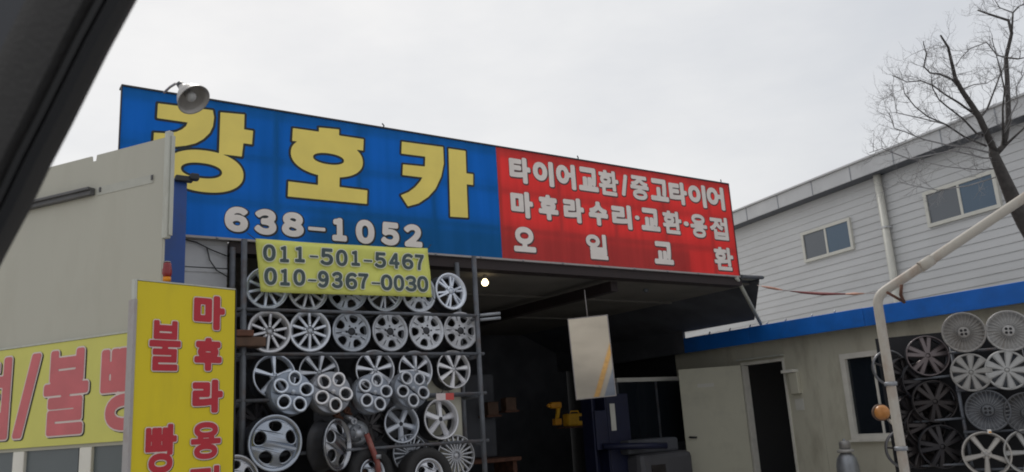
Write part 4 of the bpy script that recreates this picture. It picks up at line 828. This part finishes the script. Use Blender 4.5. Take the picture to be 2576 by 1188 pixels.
# ------------------------------------------------------------------ right rack with hubcaps
hr = thing('hubcap_rack', 'steel rack of hubcaps standing under the blue eaves at the right edge', 'rack', HR)
def hu(x, y, w=0): return HR.hit(x, y, w)
for x in (2405, 2590): u = hu(x, 950, .08)[0]; MB().tube([(u, .08, 0), (u, .08, 2.05)], .018, 8).build('post', 'rack', hr)
uL = hu(2245, 950, .2)[0]; MB().tube([(uL, .22, 0), (uL, .22, 1.85)], .018, 8).build('post', 'rack', hr)
ua, ub = hu(2405, 950, .08)[0], hu(2640, 950, .08)[0]
for y in (880, 978, 1086, 1182): z = hu(2480, y, .0)[1]; MB().tube([(ua - .02, .03, z), (ub + .3, .03, z)], .014, 8).build('rail', 'rack', hr)
for y in (955, 1062, 1175): z = hu(2330, y, .1)[1]; MB().tube([(uL - .05, .2, z), (ua, .06, z + .02)], .012, 8).build('rail', 'rack', hr)
box('backing_board', 'dark', hr, (uL - .12, .30, .3), (ub + .4, .32, 2.02))
G2 = 'hubcaps on the right rack'
for kd, x, y, R, lb, s_ in (('turbine', 2424, 836, .205, 'grey finned hubcap at the top left of the right-hand rack', 0), ('turbine', 2537, 832, .205, 'grey finned hubcap at the top, touching the right picture edge', .1),
                            ('cap9', 2443, 937, .19, 'grey nine-spoke hubcap on the second row of the right-hand rack', .1), ('cap9', 2533, 931, .195, 'brighter nine-spoke hubcap beside the right picture edge', .25),
                            ('turbine_dark', 2485, 1033, .205, 'dark finned hubcap above the small glint-white clip', .05), ('turbine_dark', 2585, 1040, .205, 'dark finned hubcap cut off by the right picture edge', .15),
                            ('open5', 2482, 1143, .22, 'silver five-spoke hubcap below the small glint-white clip', .1), ('open5', 2590, 1138, .22, 'silver five-spoke hubcap cut off by the right picture edge', .3)):
    wheel(kd, HR, x, y, -.02, R, lb, s_, random.uniform(-.05, .05), random.uniform(-.05, .02), name='hubcap', cat='hubcap', group=G2)
for kd, x, y, R, yaw, lb in (('ystar', 2334, 895, .21, .25, 'rose-grey star-spoke hubcap left of the grey finned hubcap'), ('ystar_dark', 2352, 1010, .215, .25, 'black star-spoke hubcap in the middle of the left column'), ('ystar_dark', 2371, 1124, .22, .25, 'black star-spoke hubcap low beside the silver five-spoke'),
                             ('ystar_dark', 2280, 945, .19, .75, 'black hubcap seen nearly edge-on beside the white pole, upper'), ('ystar_dark', 2294, 1040, .19, .75, 'black hubcap seen nearly edge-on beside the white pole, middle'), ('ystar_dark', 2315, 1130, .20, .75, 'black hubcap seen nearly edge-on beside the white pole, lower'),
                             ('ystar_dark', 2318, 960, .20, .5, 'black hubcap wedged between the rose-grey star and the middle star hubcap'), ('ystar_dark', 2330, 1070, .20, .5, 'black hubcap wedged between the middle and low star hubcaps'),
                             ('trimring', 2240, 925, .19, .5, 'thin grey trim ring behind the white pole under the eaves'), ('trimring', 2276, 1130, .20, .5, 'thin grey trim ring low behind the white pole')):
    wheel(kd, HR, x, y, .10 if yaw < .5 else .16, R, lb, random.uniform(0, 1), yaw, random.uniform(-.05, .05), name='hubcap', cat='hubcap', group=G2)
u, z = hu(2489, 1086, -.08); cl = thing('clip', 'tiny clip with its glint put into white colour on the hubcap rack rail', 'clip', HR, (u, -.06, z))
mb = MB(); mb.bbox((-.018, -.01, -.02), (.018, .01, .02), .005); mb.build('jaw', 'glint', cl); box('lever', 'orange', cl, (-.006, -.016, -.012), (.016, -.011, .0))

# ------------------------------------------------------------------ bare tree
def t2(x, y): return 2172.2 + .3228 * x, .3228 * y
def t1(x, y): return 1789 + .5378 * x, .5378 * y
TD = 9.6
fork = at(2499, 387, TD); tb_ = at(2740, 960, TD); root = Vector((tb_.x + .05, tb_.y, 0))
tree = thing('bare_tree', 'leafless tree with forking dark trunk and fine twigs at the right edge', 'tree', loc=root)
trunk = [root, Vector((root.x, root.y, .7)), at(2690, 800, TD), at(2628, 640, TD), at(2582, 562, TD), at(2552, 510, TD), at(2524, 445, TD), fork, at(2492, 372, TD)]
def jit(pts, a):
    return [p + Vector((random.uniform(-a, a), random.uniform(-a, a), random.uniform(-a, a))) for p in pts]
MB().tube([p - root for p in trunk], [.20, .15, .12, .105, .10, .082, .066, .052, .022], 12).build('trunk', 'bark', tree)
mb = MB(); sp_ = at(2600, 600, TD) - root; mb.tube([at(2640, 660, TD) - root, at(2660, 560, TD) - root, at(2680, 470, TD) - root], [.07, .055, .04], 10); mb.build('limb', 'bark', tree)
random.seed(11)
LIMBS = [  # (points, start radius, depth drift)
    ([t2(*p) for p in ((1030, 1200), (905, 920), (850, 830), (765, 705), (715, 610), (690, 500), (660, 370), (600, 275))], .085, -.3),
    ([t2(*p) for p in ((765, 705), (690, 620), (600, 580), (520, 570), (470, 520), (490, 420), (465, 325))], .026, -.7),
    ([t2(*p) for p in ((905, 920), (740, 800), (640, 740), (545, 670), (450, 630), (340, 640), (225, 590))], .026, .5),
    ([t2(*p) for p in ((930, 1050), (880, 1040), (780, 930), (650, 830), (590, 780), (540, 690), (530, 600))], .024, -.6),
    ([t2(*p) for p in ((960, 1140), (790, 1070), (640, 970), (500, 910), (400, 830), (320, 730), (305, 650))], .022, .3),
    ([t2(*p) for p in ((980, 1190), (820, 1150), (650, 1130), (460, 1085), (330, 1030), (240, 1000), (200, 880))], .020, -.4),
    ([t2(*p) for p in ((640, 970), (480, 930), (260, 880), (240, 760), (215, 700))], .014, .5),
    ([t2(*p) for p in ((1030, 1200), (1090, 1140), (1130, 930), (1120, 620), (1110, 450), (1155, 260), (1130, 160), (990, 115), (890, 80))], .076, .5),
    ([t2(*p) for p in ((1155, 260), (1165, 100), (1210, 50), (1300, 20))], .024, .5),
    ([t2(*p) for p in ((1110, 450), (1040, 430), (960, 330), (830, 380), (760, 450), (720, 520))], .018, .2),
    ([t2(*p) for p in ((1110, 450), (1210, 460), (1300, 440))], .022, -.3),
    ([t2(*p) for p in ((905, 920), (960, 860), (1010, 730), (1070, 570), (1110, 500))], .026, .3),
    ([t2(*p) for p in ((765, 700), (860, 660), (960, 650), (1040, 600))], .013, .4),
    ([t2(*p) for p in ((1090, 1140), (1085, 850), (1100, 700), (1060, 520), (1000, 300))], .024, -.3),
    ([t2(*p) for p in ((1110, 1130), (1250, 1000), (1330, 900))], .030, .2),
    ([t1(*p) for p in ((1310, 740), (1280, 740), (1130, 705), (930, 745), (850, 715), (800, 695), (740, 715))], .017, -.5),
    ([t1(*p) for p in ((1320, 790), (1250, 795), (1100, 780), (940, 745))], .013, .3),
    ([t1(*p) for p in ((1330, 830), (1200, 870), (1060, 890), (950, 870), (870, 850))], .012, -.6),
    ([t2(*p) for p in ((1165, 100), (1060, 60), (1000, -40))], .014, -.2), ([t2(*p) for p in ((1130, 930), (1200, 800), (1190, 680), (1260, 560))], .018, .2),
]
tw = MB()
def twig(p, d, ln, r, lv):
    pts = [p]; n = 4
    for i in range(n):
        d = (d + Vector((random.gauss(0, .18), random.gauss(0, .18), random.gauss(.06, .16)))).normalized(); pts.append(pts[-1] + d * ln / n)
    tw.tube(pts, [r * (1 - .75 * i / n) for i in range(n + 1)], 4, caps=False)
    if lv:
        for i in range(1, n + 1):
            for _ in range(1):
                ax = Vector((random.gauss(0, 1), random.gauss(0, .8), random.gauss(0, 1))).normalized()
                twig(pts[i], (d * .75 + ax * .75).normalized(), ln * random.uniform(.4, .7), r * .55, lv - 1)
for pts, r0, dr in LIMBS:
    n = len(pts); ws = [at(x, y, TD + dr * (i / (n - 1)) ** 1.2 + random.uniform(-.03, .03)) for i, (x, y) in enumerate(pts)]
    rs = [.46 * r0 * (1 - .8 * i / (n - 1)) + .002 for i in range(n)]
    MB().tube([w - root for w in ws], rs, 8).build('limb', 'bark' if r0 > .02 else 'twig', tree)
    for i in range(1, n):
        for _ in range(3 if i < n - 1 else 4):
            t = random.random(); p = ws[i - 1].lerp(ws[i], t); d = (ws[i] - ws[i - 1]).normalized(); ax = Vector((random.gauss(0, 1), random.gauss(0, .9), random.gauss(.2, 1))).normalized()
            twig(p - root, (d * .6 + ax * .8).normalized(), random.uniform(.13, .29), .0034, 2 if i > 1 else 1)
tw.build('twigs', 'twig', tree)

# ------------------------------------------------------------------ the car the picture is taken from: its door pillar
PD = .62
edge = [(368, -75), (328, 0), (258, 129), (204, 237), (161, 323), (108, 425), (54, 538), (0, 639), (-50, 735), (-115, 865), (-200, 1030), (-290, 1210), (-360, 1350)]
E_ = [at(x, y, PD) for x, y in edge]; crt = thing('car', 'dark window pillar of the car the picture is taken from', 'car', loc=(E_[-1].x, E_[-1].y, 0)); co_ = Vector(crt.location)
inward = (at(-200, 100, PD) - at(160, 323, PD)).normalized()
def strip(prof, name, m):                                     # profile (towards the car inside, away from the lens) swept along the window edge
    mb = MB(); k = len(prof); vs = []; fs = []
    for e in E_:
        for a, b in prof: vs.append(e + inward * a + _F * b - co_)
    for i in range(len(E_) - 1):
        for q in range(k): q2 = (q + 1) % k; fs.append((i * k + q, i * k + q2, (i + 1) * k + q2, (i + 1) * k + q))
    fs += [tuple(range(k)), tuple(reversed([(len(E_) - 1) * k + q for q in range(k)]))]
    mb.add(vs, fs, 0, True); o = mb.build(name, m, crt)
    md = o.modifiers.new('e', 'EDGE_SPLIT'); md.split_angle = RAD(40); return o
strip([(0, .0), (.003, -.008), (.009, -.010), (.013, -.004), (.013, .012), (.004, .016)], 'gasket', 'gasket')
strip([(.0135, .004), (.016, -.003), (.021, -.003), (.024, .004), (.024, .02), (.0135, .02)], 'gasket', 'gasket')
strip([(.0245, .006), (.03, -.002), (.052, -.008), (.066, -.004), (.070, .012), (.07, .05), (.0245, .05)], 'pillar_trim', 'car_trim')
strip([(.0705, .016), (.10, .022), (.16, .034), (.26, .05), (.26, .09), (.0705, .07)], 'pillar', 'car_paint')
lo = E_[-1] - co_; mb = MB(); mb.bbox((lo.x - .9, lo.y - .8, .28), (lo.x + .01, lo.y + .06, lo.z + .02), .02); mb.build('door_panel', 'car_paint', crt)
